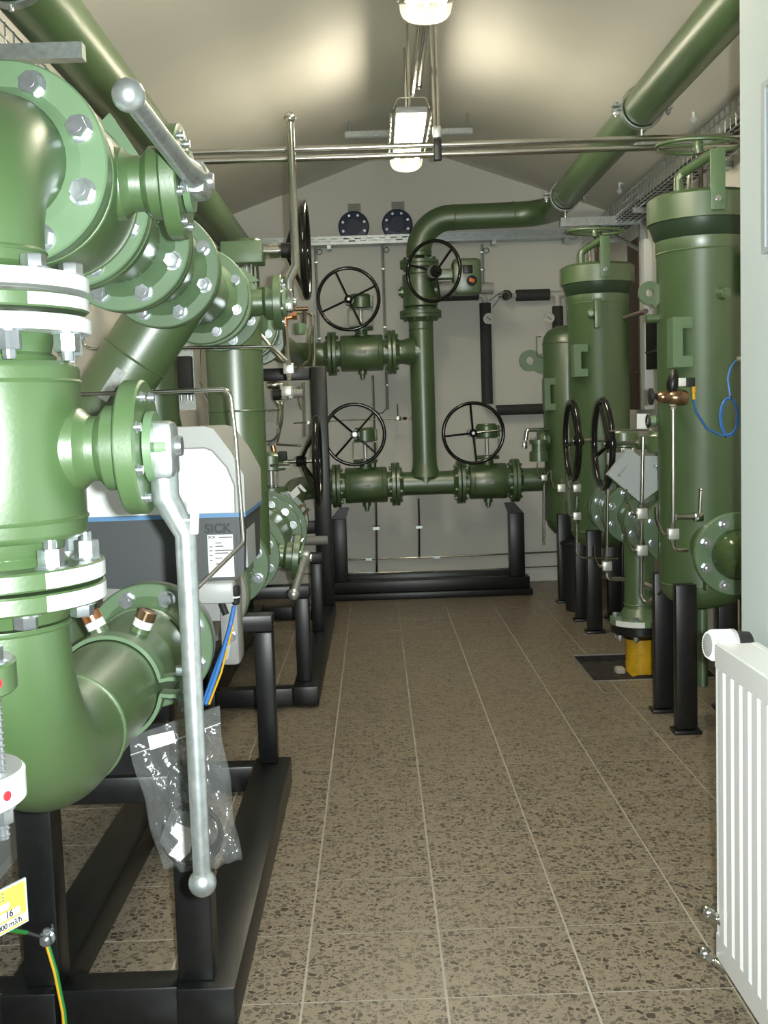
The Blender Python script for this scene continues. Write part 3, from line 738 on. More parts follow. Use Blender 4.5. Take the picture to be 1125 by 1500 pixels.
# big green gear housing of the upper one
gh = gvu
MB().box((-.575, 5.10, 2.10), (.19, .14, .10), None, .008).build('housing', GREEN2, gh)
MB().lathe((-.485, 5.10, 2.11), X1, [(0, .02), (.03, .02), (.031, .032), (.075, .032), (.076, .014), (.11, .014)], 14).build('coupling', STEEL, gh)
MB().cyl((-.40, 5.10, 2.11), (-.35, 5.10, 2.11), .034, n=16).build('wheel_nut', RUBBER, gh)
# upper run pipe to the back, lower run pipe
up = thing('pipe_run', 'green upper left pipe run turning along the back wall', 'pipe', (AX, 6.8, ZU-.1))
ZB = 1.795; ZBL = .838
MB().tube([(AX, 5.41, ZU), (AX, 8.0, ZB), (-.30, 8.0, ZB)], .086, 28, .22, 12).build('pipe', GREEN, up)
flange(up, (AX, 5.408, ZU), YA, FR, .028, 8, .026, GREEN, None, HEAD, joined=True)
flange(up, (-.318, 8.0, ZB), X1, .158, .026, 8, .024, GREEN, HEAD, None, neck=(.06, .086, .11, -1), joined=True)
lo = thing('pipe_run', 'green lower left pipe run turning along the back wall', 'pipe', (AX, 7.1, .7))
MB().tube([(AX, 6.18, .77), (AX, 8.0, ZBL), (-.30, 8.0, ZBL)], .086, 28, .22, 12).build('pipe', GREEN, lo)
flange(lo, (AX, 6.178, .77), YA, .18, .028, 8, .026, GREEN, None, HEAD, joined=True)
flange(lo, (-.318, 8.0, ZBL), X1, .158, .026, 8, .024, GREEN, HEAD, None, neck=(.06, .086, .11, -1), joined=True)
# ---- lower lever valve (behind the flow meter)
lv4, hb4, _ = lever_valve('ball_valve', 'green ball valve low behind the flow meter, its short lever pointing forward', (AX, 4.66, ZL-.02), YA, V(1, 0, -.12), V(0, -1, -.06), .13, .125, .70, .0, .205, GALV)
flange(lv4, (AX, 4.50, ZL-.02), YA, FR, .028, 8, .028, GREEN2, ROUND, seg=48)
lsp = thing('pipe_spool', 'lower green spool with large bolted flange pair beside the black frame', 'pipe', (AX, 5.2, .57))
MB().cyl((AX, 4.80, ZL-.02), (AX, 5.60, .77), .125, n=36).build('pipe', GREEN, lsp)
flange(lsp, (AX, 4.80, ZL-.02), YA, FR, .028, 8, .026, GREEN2, None, None, seg=40)
flange(lsp, (AX, 5.50, .77), YA, .185, .030, 12, .030, GREEN2, ROUND, neck=(.05, .125, .14, -1), seg=56)
flange(lsp, (AX, 5.60, .77), YA, .205, .030, 12, .026, GREEN2, NUT, seg=56)
# ---- near elbow pipe into the meter
el = thing('elbow_pipe', 'large green elbow pipe at lower left curving into the flow meter', 'pipe', (AX, 2.0, .68))
MB().tube([(AX, YV, 1.06), (AX, YV, ZL), (AX, 2.62, ZL)], .1035, 44, .27, 20).build('pipe', GREEN, el)
fz = vring(el, 1.090, .027, GREEN, white_arc=True)
bolts(fz, (AX, YV, 1.090), -Z1, .135, 8, .030, HEAD, off=.16)
MB().lathe((AX, YV, 1.094), -Z1, [(0, .118), (.012, .112), (.03, .104)], 40).build('neck_ring', GREEN, el)
weld(el, (AX, YV, 1.055), Z1, .1035); weld(el, (AX, 1.93, ZL), YA, .1035)
MB().lathe((AX, 2.42, ZL), YA, [(0, .103), (.03, .108), (.12, .108), (.19, .104)], 40).build('bulge', GREEN, el)
flange(el, (AX, 2.655, ZL), YA, .155, .034, 8, .031, GREEN2, HEAD, neck=(.05, .103, .125, -1), seg=64)
weld(el, (AX, 2.57, ZL), YA, .109)
# thermowells
for i, (px0, py0, px1, py1) in enumerate(((155, 935, 131, 897), (202, 955, 217, 895))):
    b = at(px1, py1, 2.36); a = V(AX, 2.36, ZL); d = (b-a).normalized(); L = .062; a = b-d*L
    tw = thing('thermowell', ('left', 'right')[i]+' temperature pocket with a white band on the near elbow pipe', 'thermowell', a-d*.03, 'thermowells')
    MB().lathe(a-d*.03, d, [(0, .030), (.02, .022), (.045, .020), (.04+L*.62, .020)], 24).build('socket', GREEN, tw)
    MB().lathe(a-d*.03, d, [(.036+L*.30, .0212), (.036+L*.58, .0212)], 24).build('white_band', WHITE, tw)
    MB().lathe(a-d*.03, d, [(.04+L*.62, .018), (.03+L*.68, .022), (.03+L*1.0, .021), (.03+L*1.03, .016)], 20).build('plug', BRASS if i else COPPER, tw)
# pipe clamp of the elbow
pc = thing('pipe_clamp', 'pale green strap clamp around the near elbow pipe', 'pipe clamp', (AX, 2.25, ZL-.12))
yc = 2.25
st = MB(); R0, R1 = .106, .114; n = 40; a0 = .14
pts_o = []
for sgn in (1, -1):
    arc = [(a0+(PI-2*a0)*i/n) for i in range(n+1)]
    poly = [(AX+R1+.062, sgn*.020), (AX+R1+.016, sgn*.020)]
    b = MB()
    prev = None; path = [V(AX+R1+.065, yc, ZL+sgn*.018)]+[V(AX+R1+.012, yc, ZL+sgn*.018)]+[V(AX+(R0+.004)*math.cos(q), yc, ZL+sgn*(R0+.004)*math.sin(q)) for q in arc]+[V(AX-R1-.012, yc, ZL+sgn*.018), V(AX-R1-.065, yc, ZL+sgn*.018)]
    for i, p in enumerate(path):
        tn = (path[min(i+1, len(path)-1)]-path[max(i-1, 0)]).normalized(); nn = tn.cross(YA)*(.004)
        b.v += [p+nn-YA*.022, p+nn+YA*.022, p-nn+YA*.022, p-nn-YA*.022]
        if i:
            o_ = 4*(i-1)
            for k in range(4): b.f.append((o_+k, o_+(k+1) % 4, o_+4+(k+1) % 4, o_+4+k))
    b.f += [(0, 1, 2, 3), (len(b.v)-4, len(b.v)-1, len(b.v)-2, len(b.v)-3)]
    b.build('half_strap', GREEN2, pc)
for s in (1, -1):
    xx = AX+s*(R1+.038)
    inst('bolt', HEAD, pc, (xx, yc, ZL+.023), Z1, .3, .026); inst('nut', NUT, pc, (xx, yc, ZL-.023), -Z1, .1, .026)
    MB().cyl((xx, yc, ZL-.023), (xx, yc, ZL+.023), .008, n=10).build('shank', ZINC, pc)
# ---- ultrasonic flow meter
FY = 2.84
fm = thing('flow_meter', 'ultrasonic gas flow meter with white and dark grey cover behind the near elbow', 'flow meter', (AX, 3.0, ZL-.16))
MB().lathe((AX, 2.694, ZL), YA, [(0, .150), (.03, .152), (.034, .152), (.05, .125), (.1, .118), (.62, .118), (.68, .13), (.70, .152), (.735, .152)], 44).build('body', MGREY, fm)
fo = flange(fm, (AX, 3.432, ZL), YA, .155, .03, 8, .028, GREEN2, None, None, seg=48)
MB().bb(AX-.16, AX+.155, 2.86, 3.26, ZL+.02, ZL+.135).build('sensor_block', MGREY, fm)
bx0 = at(283, 880, 2.80)
MB().box((-.435, 2.82, .905), (.12, .07, .055), None, .008).build('junction_block', LGREY, fm)
MB().box((-.40, 2.90, .80), (.05, .10, .20), None, .012).build('side_boss', MGREY, fm)
inst('bolt', ROUND, fm, (-.395, 2.85, .78), -YA, 0, .022)
def cov(pts, y): return [V(at(px, py, y)) for px, py in pts]
# upper light grey shell
P_ = lambda px, py: (at(px, py, FY).x, at(px, py, FY).z)
zt = 1.333; zbl = P_(250, 758)[1]; zb0 = .925
xl = -.80; xr = P_(357, 700)[0]
up_poly = [(xl, zbl+.006), (xr, zbl+.006), (xr, P_(357, 696)[1]), (P_(338, 662)[0], P_(338, 662)[1]), (P_(312, 633)[0], zt-.006), (P_(298, 629)[0], zt), (xl+.04, zt), (xl, zt-.04)]
sh = MB().prism([(x, FY, z) for x, z in up_poly], (0, .42, 0)).build('upper_shell', LGREY, fm)
inn = [(xl+.02, zbl+.008), (P_(345, 750)[0], zbl+.008), (P_(344, 712)[0], P_(344, 712)[1]), (P_(333, 685)[0], P_(333, 685)[1]), (P_(311, 660)[0], P_(311, 660)[1]), (P_(300, 656)[0], P_(300, 656)[1]), (xl+.02, P_(300, 656)[1])]
ch = inn[:]
MB().prism([(x, FY-.004, z) for x, z in inn], (0, .004, 0)).build('white_front_panel', PLWHITE, sh)
gr = MB().tube([(x, FY-.0045, z) for x, z in inn[1:]], .0022, 6).build('panel_groove', MGREY, sh)
MB().prism([(xl, FY-.006, zbl-.004), (xr+.001, FY-.006, zbl-.004), (xr+.001, FY-.006, zbl+.007), (xl, FY-.006, zbl+.007)], (0, .43, 0)).build('blue_stripe', BLUE, fm)
lw = [(xl, zbl-.004), (xr-.004, zbl-.004), (xr-.006, P_(357, 800)[1]), (xr-.010, P_(352, 838)[1]), (P_(342, 851)[0], P_(342, 851)[1]), (P_(315, 858)[0], P_(315, 858)[1]), (P_(305, 868)[0], P_(305, 868)[1]), (xl, zb0)]
lh = MB().prism([(x, FY, z) for x, z in lw], (0, .40, 0)).build('lower_housing', DGREY, fm)
# raised label field
lx0, lx1 = P_(299, 800)[0], P_(347, 800)[0]
MB().bb(lx0, lx1, FY-.003, FY, P_(320, 848)[1], zbl-.006).build('label_field', DGREY, lh)
lz0, lz1 = P_(320, 845)[1], P_(320, 783)[1]
la0, la1 = P_(304.5, 800)[0], P_(342, 800)[0]
lab = MB().bb(la0, la1, FY-.0042, FY-.003, lz0, lz1).build('label', PAPER, lh)
text('lettering', 'SICK', .0335, (lx0+.003, FY-.0032, P_(320, 780)[1]), X1, Z1, INK, lh, .001)
text('lettering', 'SICK', .009, (la0+.002, FY-.0044, lz1-.009), X1, Z1, INK, lh, .0002)
ink = MB()
for i, (u0, u1, wz) in enumerate(((.45, .98, .006), (.30, .55, .020), (.30, .62, .029), (.28, .98, .040), (.28, .8, .047), (.28, .55, .06), (.28, .5, .075), (.06, .2, .03), (.06, .18, .04), (.06, .18, .052), (.06, .18, .066), (.08, .25, .098))):
    X0 = la0+(la1-la0)*u0; X1_ = la0+(la1-la0)*u1; ink.bb(X0, X1_, FY-.0045, FY-.0042, lz1-wz-.003, lz1-wz)
ink.build('printed_lines', GINK, lh)
MB().bb(xr-.012, xr-.005, FY+.05, FY+.25, P_(360, 835)[1], zbl-.03).build('side_window', LIGHTBOX, lh)
# meter outlet pipe
mo = thing('pipe_spool', 'green pipe and flange leaving the flow meter towards the tall vertical pipe', 'pipe', (AX, 3.8, ZL-.15))
MB().cyl((AX, 3.465, ZL), (AX, 4.085, ZL), PR, n=36).build('pipe', GREEN, mo)
flange(mo, (AX, 3.464, ZL), YA, .155, .03, 8, .028, GREEN2, None, NUT, seg=48)
flange(mo, (AX, 4.082, ZL), YA, .155, .03, 8, .028, GREEN2, NUT, seg=56)
fk = MB(); q = at(366, 842, 4.05)
fk.bb(q.x-.10, q.x+.005, 4.02, 4.05, q.z-.03, q.z-.024)
for dz in (0, .02): fk.bb(q.x-.03, q.x+.02, 4.035, 4.045, q.z+dz-.004, q.z+dz+.004)
fk.bb(q.x-.03, q.x-.02, 4.035, 4.045, q.z-.024, q.z+.024)
fk.build('fork_bracket', GREEN2, mo)
# ================================================================== BLACK STEEL FRAMES
def post(parent, x0, x1, y0, y1, z0, z1, name='post', bev=.006):
    return MB().box(((x0+x1)/2, (y0+y1)/2, (z0+z1)/2), (x1-x0, y1-y0, z1-z0), None, bev).build(name, BLACK, parent)
sk = thing('support_frame', 'black welded steel frame under the near left pipes and flow meter', 'frame', (-.62, 3.2, 0))
post(sk, -.475, -.345, 2.30, 3.93, .012, .11, 'base_rail'); post(sk, -.86, -.74, 2.30, 3.93, .012, .11, 'base_rail')
post(sk, -.74, -.475, 2.32, 2.40, .012, .105, 'cross_rail'); post(sk, -.74, -.475, 3.84, 3.92, .012, .105, 'cross_rail')
post(sk, -1.15, -.86, 2.32, 2.40, .012, .105, 'cross_rail')
post(sk, -.475, -.395, 2.33, 2.41, .11, .58); post(sk, -.815, -.735, 2.33, 2.41, .11, .70)
post(sk, -.455, -.388, 3.85, 3.92, .11, .59); post(sk, -.83, -.76, 3.85, 3.92, .11, .59)
post(sk, -.84, -.386, 3.85, 3.92, .59, .652, 'top_beam')
post(sk, -.735, -.475, 2.33, 2.41, .52, .58, 'top_beam')
MB().bb(-.66, -.48, 2.35, 2.39, .58, .692).build('saddle_plate', BLACK, sk)
MB().bb(-.66, -.48, 3.86, 3.91, .652, .698).build('saddle_plate', BLACK, sk)
for (x, y) in ((-.41, 2.36), (-.80, 2.36), (-.41, 3.87), (-.80, 3.87)):
    f = MB().bb(x-.05, x+.05, y-.05, y+.05, 0, .0115).build('foot_plate', BLACK, sk)
s2_ = thing('support_frame', 'black welded steel frame under the rear left valves with tall portal', 'frame', (-.6, 6.1, 0))
post(s2_, -.42, -.30, 5.00, 7.30, .01, .10, 'base_rail'); post(s2_, -.90, -.78, 5.00, 7.30, .01, .10, 'base_rail')
post(s2_, -.78, -.42, 5.00, 5.08, .01, .095, 'cross_rail'); post(s2_, -.78, -.42, 7.20, 7.30, .01, .095, 'cross_rail')
post(s2_, -.405, -.337, 5.10, 5.17, .10, .50); post(s2_, -.87, -.80, 5.10, 5.17, .10, .50)
post(s2_, -.88, -.33, 5.10, 5.17, .50, .56, 'top_beam')
post(s2_, -.41, -.305, 7.18, 7.28, .10, 1.67); post(s2_, -.95, -.85, 7.18, 7.28, .10, 1.67)
post(s2_, -.85, -.41, 7.18, 7.28, 1.59, 1.67, 'top_beam'); post(s2_, -.85, -.41, 7.19, 7.27, .58, .66, 'top_beam')
MB().cyl((-.50, 7.14, .54), (-.33, 7.14, .54), .03, n=20).build('cross_tube', MGREY, s2_)
post(s2_, -.40, -.335, 6.30, 6.37, .10, .50); post(s2_, -.87, -.80, 6.30, 6.37, .10, .50); post(s2_, -.88, -.33, 6.30, 6.37, .50, .56, 'top_beam')
sb = thing('support_frame', 'black steel stand with two posts under the back wall valves', 'frame', (.37, 8.0, 0))
post(sb, -.355, 1.10, 7.93, 8.07, .05, .135, 'base_beam'); post(sb, -.37, 1.115, 7.90, 8.10, 0, .05, 'base_flange')
post(sb, -.33, 1.08, 8.10, 8.20, 0, .16, 'rear_beam')
for x in (-.285, 1.015):
    post(sb, x-.055, x+.055, 7.95, 8.05, .135, .60)
    s = 1 if x < 0 else -1
    MB().prism([(x-.055, 7.97, .60), (x+.055, 7.97, .60), (x+s*.045+.035, 7.97, .675), (x+s*.045-.035, 7.97, .675)], (0, .06, 0)).build('head_plate', BLACK, sb)
# ================================================================== NEAR SMALL PIPE AT LEFT EDGE
nf = thing('flange_pair', 'small flange pair with threaded studs at the left picture edge', 'flange', (-.50, 1.3, .86))
nc = V(-.525, 1.30, 0)
for z, m_, nm in ((1.030, GREEN, 'green_flange'), (.895, WHITE, 'white_flange')):
    r_ = .081 if nm[0] == 'g' else .084
    f = MB().lathe((nc.x, nc.y, z), Z1, fprof(.038, r_), 48).build(nm, m_, nf)
    MB().lathe((nc.x, nc.y, z+.038), Z1, [(0, r_-.004), (.0012, r_-.004)], 48).build('bare_face', MGREY, f)
    q = math.radians(-25); p = V(nc.x+(r_+.0005)*math.cos(q), nc.y+(r_+.0005)*math.sin(q), z+.019)
    MB().lathe(p, V(math.cos(q), math.sin(q), 0), [(-.004, .006), (.001, .006)], 14).build('red_dot', RED, f)
for i in range(4):
    q = math.radians(-15+90*i); p = nc+V(.064*math.cos(q), .064*math.sin(q), 0)
    s_ = MB(); s_.cyl(p+Z1*.855, p+Z1*1.095, .0075, n=12)
    for k in range(30): s_.torus(p+Z1*(.86+k*.0078), Z1, .0075, .0014, 12, 4)
    s_.build('threaded_stud', ZINC, nf)
    inst('nut', NUT, nf, p+Z1*.895, -Z1, 0, .024); inst('nut', NUT, nf, p+Z1*1.0692, Z1, 0, .024)
MB().cyl((nc.x, nc.y, .55), (nc.x, nc.y, .895), .022, n=28).build('lower_pipe', GREEN, nf)
MB().cyl((nc.x, nc.y, 1.068), (nc.x, nc.y, 1.14), .045, n=28).build('upper_pipe', GREEN, nf)
MB().cyl((nc.x, nc.y, .933), (nc.x, nc.y, 1.03), .02, n=20).build('core', GREEN, nf)
MB().lathe((nc.x, nc.y, 0), Z1, [(0, .04), (.01, .04), (.012, .018), (.55, .018)], 20).build('stand_pipe', BLACK, nf)
gcab = thing('floor_cabinet', 'light grey enclosure against the left wall behind the near elbow', 'cabinet', (-1.18, 3.3, 0))
MB().box((-1.178, 3.3, .32), (.036, 1.6, .56), None, .004).build('body', LIGHTBOX, gcab)
MB().bb(-1.19, -1.165, 2.6, 4.0, 0, .04).build('plinth', LIGHTBOX, gcab)
# yellow sign
ys = thing('pipe_sign', 'yellow pipe marker sign with white fields at lower left corner', 'sign', at(0, 1340, 1.45))
c00, c10, c11, c01 = at(-40, 1395, 1.45), at(42, 1349, 1.45), at(36, 1282, 1.45), at(-48, 1318, 1.45)
ux = V(.49, .87, 0).normalized(); uz = V(0, 0, 1); W = .115; H = .0615; c00 = c10-ux*W
sn = ux.cross(uz)
def spt(u, v, d=0.): return c00+ux*(W*u)+uz*(H*v)+sn*d
def srect(u0, u1, v0, v1, d, t, nm, m_):
    return MB().prism([spt(u0, v0, d), spt(u1, v0, d), spt(u1, v1, d), spt(u0, v1, d)], sn*t).build(nm, m_, ys)
srect(0, 1, 0, 1, -.003, .003, 'backing', LIGHTBOX); srect(.02, .97, .03, .96, 0, .0006, 'yellow_field', YCARD)
srect(.1, .72, .52, .66, .0006, .0005, 'white_field', PAPER); srect(.1, .88, .30, .46, .0006, .0005, 'white_field', PAPER); srect(.04, .97, .08, .25, .0006, .0005, 'white_field', PAPER)
text('lettering', '16', .0135, spt(.65, .325, .0016), ux, uz, INK, ys, .0002)
text('lettering', '000 m3/h', .0108, spt(.53, .105, .0016), ux, uz, INK, ys, .0002)
lns = MB()
for v, u1 in ((.88, .6), (.80, .66), (.73, .62)):
    for k in range(5): lns.prism([spt(.42+k*.05, v, .0007), spt(.45+k*.05, v, .0007), spt(.45+k*.05, v+.04, .0007), spt(.42+k*.05, v+.04, .0007)], sn*.0003)
lns.build('printed_lines', GINK, ys)
MB().tube([spt(.1, .5, -.004), spt(.1, .5, -.08), spt(.1, .5, -.08)+V(-.02, 0, -.45)], .008, 8).build('stem', GALV, ys)
# earth cable
def two_tone(name, label, pts, r=.0048, group=None):
    t = thing(name, label, 'cable', pts[0], group); s = MB().tube(pts, r, 12, .03, 6).build('green_sheath', GREENCAB, t)
    off = V(-.0022, -.0022, .0); MB().tube([V(p)+off for p in pts], r*.8, 10, .03, 6).build('yellow_stripe', YELLOWCAB, t); return t
lug = at(70, 1373, 2.30)
two_tone('earth_cable', 'green and yellow earth wire dropping from the near frame post', [lug+V(.004, -.012, -.014), lug+V(.02, -.02, -.07), lug+V(.032, -.02, -.16), lug+V(.034, -.02, -.235)])
two_tone('earth_cable', 'green and yellow earth wire running left behind the yellow sign', [at(40, 1366, 2.29), at(10, 1362, 2.24), at(-30, 1360, 2.2)])
lg = thing('earth_lug', 'steel earthing bolt with two dark cable lugs on the near frame post', 'bolt', lug)
MB().tube([at(40, 1366, 2.29), lug+V(-.012, 0, 0)], .0055, 8).build('cable_lug', RUBBER, lg)
MB().tube([lug+V(.0, -.006, 0), lug+V(.004, -.012, -.014)], .006, 8).build('cable_lug', RUBBER, lg)
inst('nut', NUT, lg, lug+V(0, .0, .0), -Y1, 0, .024); MB().cyl(lug, lug+V(0, .05, 0), .007, n=10).build('stud', ZINC, lg)
inst('washer_bolt', HEAD, lg, lug+V(0, -.005, .012), Z1, .2, .014)
# ================================================================== PLASTIC BAG WITH PARTS
BYY = 2.265
bag = thing('plastic_bag', 'clear plastic bag of cable and fittings hanging on the near left pipe clamp', 'bag', at(270, 1270, BYY))
tl, tr, brr, bl = at(186, 1080, BYY), at(320, 1034, BYY), at(354, 1262, BYY), at(238, 1276, BYY)
NU, NV = 26, 34
bm_ = MB()
rnd = random.Random(3)
wr = [(rnd.uniform(3, 15), rnd.uniform(-9, 9), rnd.uniform(0, 6.28), rnd.uniform(.4, 1.)) for _ in range(7)]
def bagp(u, v, side):
    p = tl.lerp(tr, u).lerp(bl.lerp(brr, u), v)
    e = (4*u*(1-u))**.5; th = .005+.032*math.sin(PI*min(1, v*.62+.05))**2*e if 0 < u < 1 else .001
    if v > .97: th *= (1-v)/.03
    w_ = sum(a*math.sin(f*u*3+g*v*3+ph) for f, g, ph, a in wr)*.0042*(.4+v)
    return V(p.x+.003*math.sin(v*13+2), p.y+side*th+w_*e, p.z+.003*math.sin(u*15)*(1 if v > .9 else .3))
for side in (-1, 1):
    o_ = len(bm_.v)
    for j in range(NV+1):
        for i in range(NU+1): bm_.v.append(bagp(i/NU, j/NV, side))
    for j in range(NV):
        for i in range(NU):
            a = o_+j*(NU+1)+i; bm_.f.append((a, a+1, a+NU+2, a+NU+1))
bm_.build('film', BAGM, bag, sharp=180)
MB().tube([bagp(0, .13, -1), bagp(.5, .12, -1), bagp(1, .11, -1)], .0012, 5).build('zip_seal', PLWHITE, bag)
def bagtag(name, px, m_=PAPER, y=None):
    MB().prism([at(a, b, y or BYY-.05) for a, b in px], (0, .001, 0)).build(name, m_, bag)
bagtag('address_label', [(216, 1079), (254, 1070), (258, 1087), (220, 1099)], y=BYY-.03)
cg = thing('coiled_cable', 'coil of dark grey cable inside the hanging plastic bag', 'cable', at(290, 1230, BYY))
cc = at(283, 1222, BYY)
for k in range(4):
    MB().torus(cc+V(0, -.012+.009*k, .002*k), V(.05*(k-1.5), 1, .03*k), .062-.002*k, .0042, 44, 8).build('loop', RUBBER, cg)
pk = thing('small_packet', 'small clear packet with white slips inside the hanging bag', 'packet', at(262, 1250, BYY))
MB().prism([at(a, b, BYY-.036) for a, b in ((233, 1232), (250, 1188), (300, 1198), (284, 1262), (248, 1255))], (0, .012, 0)).build('film', BAGM, pk)
MB().prism([at(a, b, BYY-.038) for a, b in ((249, 1220), (258, 1205), (283, 1216), (281, 1234), (262, 1232))], (0, .001, 0)).build('slip', PAPER, pk)
MB().prism([at(a, b, BYY-.039) for a, b in ((247, 1252), (262, 1232), (282, 1232), (278, 1248), (264, 1262))], (0, .001, 0)).build('slip', PAPER, pk)
# ================================================================== METER CABLES AND TUBES
def cable(name, label, pts, r, m_, group=None, fil=.03):
    return tag(MB().tube(pts, r, 10, fil, 6).build(name, m_), label, 'cable', group)
g0 = at(344, 872, 2.80)
gl = thing('cable_gland', 'black cable gland with white ring under the flow meter housing', 'cable gland', at(344, 890, 2.80))
MB().lathe(at(344, 858, 2.80), -Z1, [(0, .013), (.022, .013), (.024, .0115), (.045, .0105), (.05, .006)], 16).build('body', RUBBER, gl)
MB().lathe(at(344, 873, 2.80), -Z1, [(0, .0138), (.004, .0138)], 16).build('white_ring', WHITE, gl)
tag(MB().lathe(at(333, 869, 2.80), -Y1, [(0, .0055), (.006, .0055)], 14).build('blanking_plug', YCARD), 'round yellow blanking plug under the flow meter housing', 'plug')
tag(MB().tube([at(326, 862, 2.82), at(325, 885, 2.82), at(331, 900, 2.82)], .009, 8).build('rubber_cap', RUBBER), 'black rubber plug dangling beside the meter cable gland', 'cap')
cable('blue_cable', 'bright blue cable dropping from the flow meter gland', [at(343, 888, 2.80), at(338, 915, 2.80), at(318, 985, 2.72), at(301, 1032, 2.66)], .0055, BLUECAB)
cable('blue_cable', 'second blue cable strapped beside the one from the meter gland', [at(340, 900, 2.815), at(333, 935, 2.81), at(314, 985, 2.735), at(298, 1030, 2.68)], .0050, BLUECAB)
cable('yellow_cable', 'thin yellow earth strand along the blue meter cables', [at(343, 892, 2.842), at(340, 922, 2.835), at(324, 985, 2.765), at(306, 1032, 2.705)], .003, YELLOWCAB)
tag(MB().prism([at(336, 926, 2.795), at(341, 923, 2.795), at(338, 934, 2.795), at(334, 936, 2.795)], (0, .004, 0)).build('cable_marker', YELLOWCAB), 'orange yellow marker sleeve on the blue meter cables', 'marker')
tag(MB().prism([at(326, 948, 2.80), at(338, 944, 2.80), at(334, 965, 2.80), at(322, 972, 2.80)], (0, .003, 0)).build('cable_tag', LGREY), 'pale tag hanging on the blue meter cables', 'tag')
cable('blue_cable', 'blue cable loop crossing under the near elbow behind the bag', [at(128, 1140, 2.36), at(165, 1152, 2.36), at(198, 1162, 2.36), at(190, 1128, 2.36)], .0060, BLUECAB)
cable('blue_cable', 'blue cable running along beneath the near elbow pipe', [at(128, 1147, 2.38), at(165, 1158, 2.38), at(203, 1167, 2.38), at(197, 1130, 2.38)], .0055, BLUECAB)
cable('yellow_cable', 'thin yellow strand below the blue cables under the elbow', [at(132, 1150, 2.385), at(172, 1163, 2.385), at(203, 1170, 2.385)], .003, YELLOWCAB)
# stainless impulse tubes
TY = 2.76
itb = thing('impulse_tube', 'bright steel impulse tube bending down across the flow meter cover', 'tube', at(280, 872, TY))
MB().tube([at(100, 578, TY), at(225, 574, TY), at(337, 570, TY), at(345, 640, TY), at(357, 795, TY), at(281, 870, TY)], .0055, 12, .025, 8).build('tube', STEEL, itb)
MB().lathe(at(285, 866, TY), at(278, 875, TY)-at(285, 866, TY), [(0, .010), (.022, .010)], 6).build('nut', BRASS, itb)
it2 = thing('impulse_tube', 'thin steel tube crossing in front of the tall vertical pipe', 'tube', at(420, 530, 4.1))
MB().tube([at(116, 485, 4.1), at(126, 511, 4.1), at(300, 509, 4.1), at(398, 507, 4.1), at(420, 528, 4.1)], .0065, 10, .03, 8).build('tube', STEEL, it2)
tie = thing('lever_tag', 'white plastic tag tied around the hanging lever', 'tag', at(277, 775, 1.60))
MB().box(at(285, 757, 1.59), (.013, .008, .052), Matrix.Rotation(.08, 3, 'Y'), .003).build('tag_block', PLWHITE, tie)
lx = at(262, 762, 1.60); MB().torus(V(hb1.x+bd1, YV, lx.z), Z1, .0165, .0016, 24, 6).build('tie_loop', PLWHITE, tie)
# junction box on left wall and thin conduit
jb = thing('junction_box', 'black terminal box behind the slanting green pipe', 'box', at(272, 575, 6.4))
p = at(271, 550, 6.4); MB().box(p, (.09, .06, .22), None, .008).build('body', RUBBER, jb)
for dx in (-.025, .01, .03): MB().cyl(p+V(dx, 0, -.11), p+V(dx, 0, -.145), .009, n=10).build('cable_gland', ZINC, jb)
MB().bb(p.x-.05, p.x+.05, p.y+.03, p.y+.04, p.z-.2, p.z+.4).build('mounting_strip', GALV, jb)
MB().bb(LW, p.x-.04, p.y+.031, p.y+.039, p.z+.1, p.z+.13).build('wall_arm', GALV, jb)
for px, nm in ((306, 'beside the tall vertical pipe'),):
    tag(MB().tube([at(px-13, 490, 6.3), at(px-13, 560, 6.3), at(px, 590, 6.3), at(px, 640, 6.3)], .006, 8, .03).build('conduit_drop', STEEL), 'thin grey conduit dropping '+nm, 'conduit')
# ================================================================== BACK WALL MANIFOLD  (axis Y = BY)
def bxz(px, py, y=BY): p = at(px, py, y); return p.x, p.z
# tee spools
tp = thing('manifold_pipe', 'green vertical manifold pipe with two side tees on the back wall', 'pipe', (VPX, BY, ZBL-.09))
MB().cyl((VPX, BY, ZBL), (VPX, BY, 2.03), .087, n=36).build('riser', GREEN, tp)
MB().tube([(.165, BY, ZB), (VPX, BY, ZB)], .086, 32).build('upper_branch', GREEN, tp)
MB().tube([(.165, BY, ZBL), (.59, BY, ZBL)], .086, 32).build('lower_branch', GREEN, tp)
for (x, z, s) in ((VPX-.07, ZB, -1),):
    MB().lathe((VPX, BY, z), -X1, [(.05, .115), (.09, .10), (.13, .088), (.16, .0865)], 32, False).build('tee_fillet', GREEN, tp)
MB().lathe((VPX, BY, ZBL), Z1, [(.05, .115), (.09, .10), (.13, .09), (.17, .0875)], 32, False).build('tee_fillet', GREEN, tp)
flange(tp, (.145, BY, ZB), X1, .158, .026, 8, .024, GREEN, None, HEAD, neck=(.05, .087, .11, 1), joined=True)
flange(tp, (.145, BY, ZBL), X1, .158, .026, 8, .024, GREEN, None, HEAD, neck=(.05, .087, .11, 1), joined=True)
flange(tp, (.588, BY, ZBL), X1, .158, .026, 8, .024, GREEN, HEAD, None, neck=(.05, .087, .11, -1), joined=True)
flange(tp, (VPX, BY, 2.030), Z1, .150, .026, 8, .024, GREEN, HEAD, None, neck=(.05, .088, .11, -1), joined=True)
for z in (1.95,): weld(tp, (VPX, BY, z), Z1, .088)
wa = -Y1
def back_valve(label, cx, cz, wpx, wpy, rot, x0, x1):
    t = gear_valve('gate_valve', label, ((x0+x1)/2, BY, cz), X1, (x1-x0)/2-.03, .13, .365, wa, .12, .455, r_fl=.158, bs=.024, wrot=rot,
                   wheel_shift=V(at(wpx, wpy, BY-.28).x-(x0+x1)/2, 0, at(wpx, wpy, BY-.28).z-cz-.365))
    return t
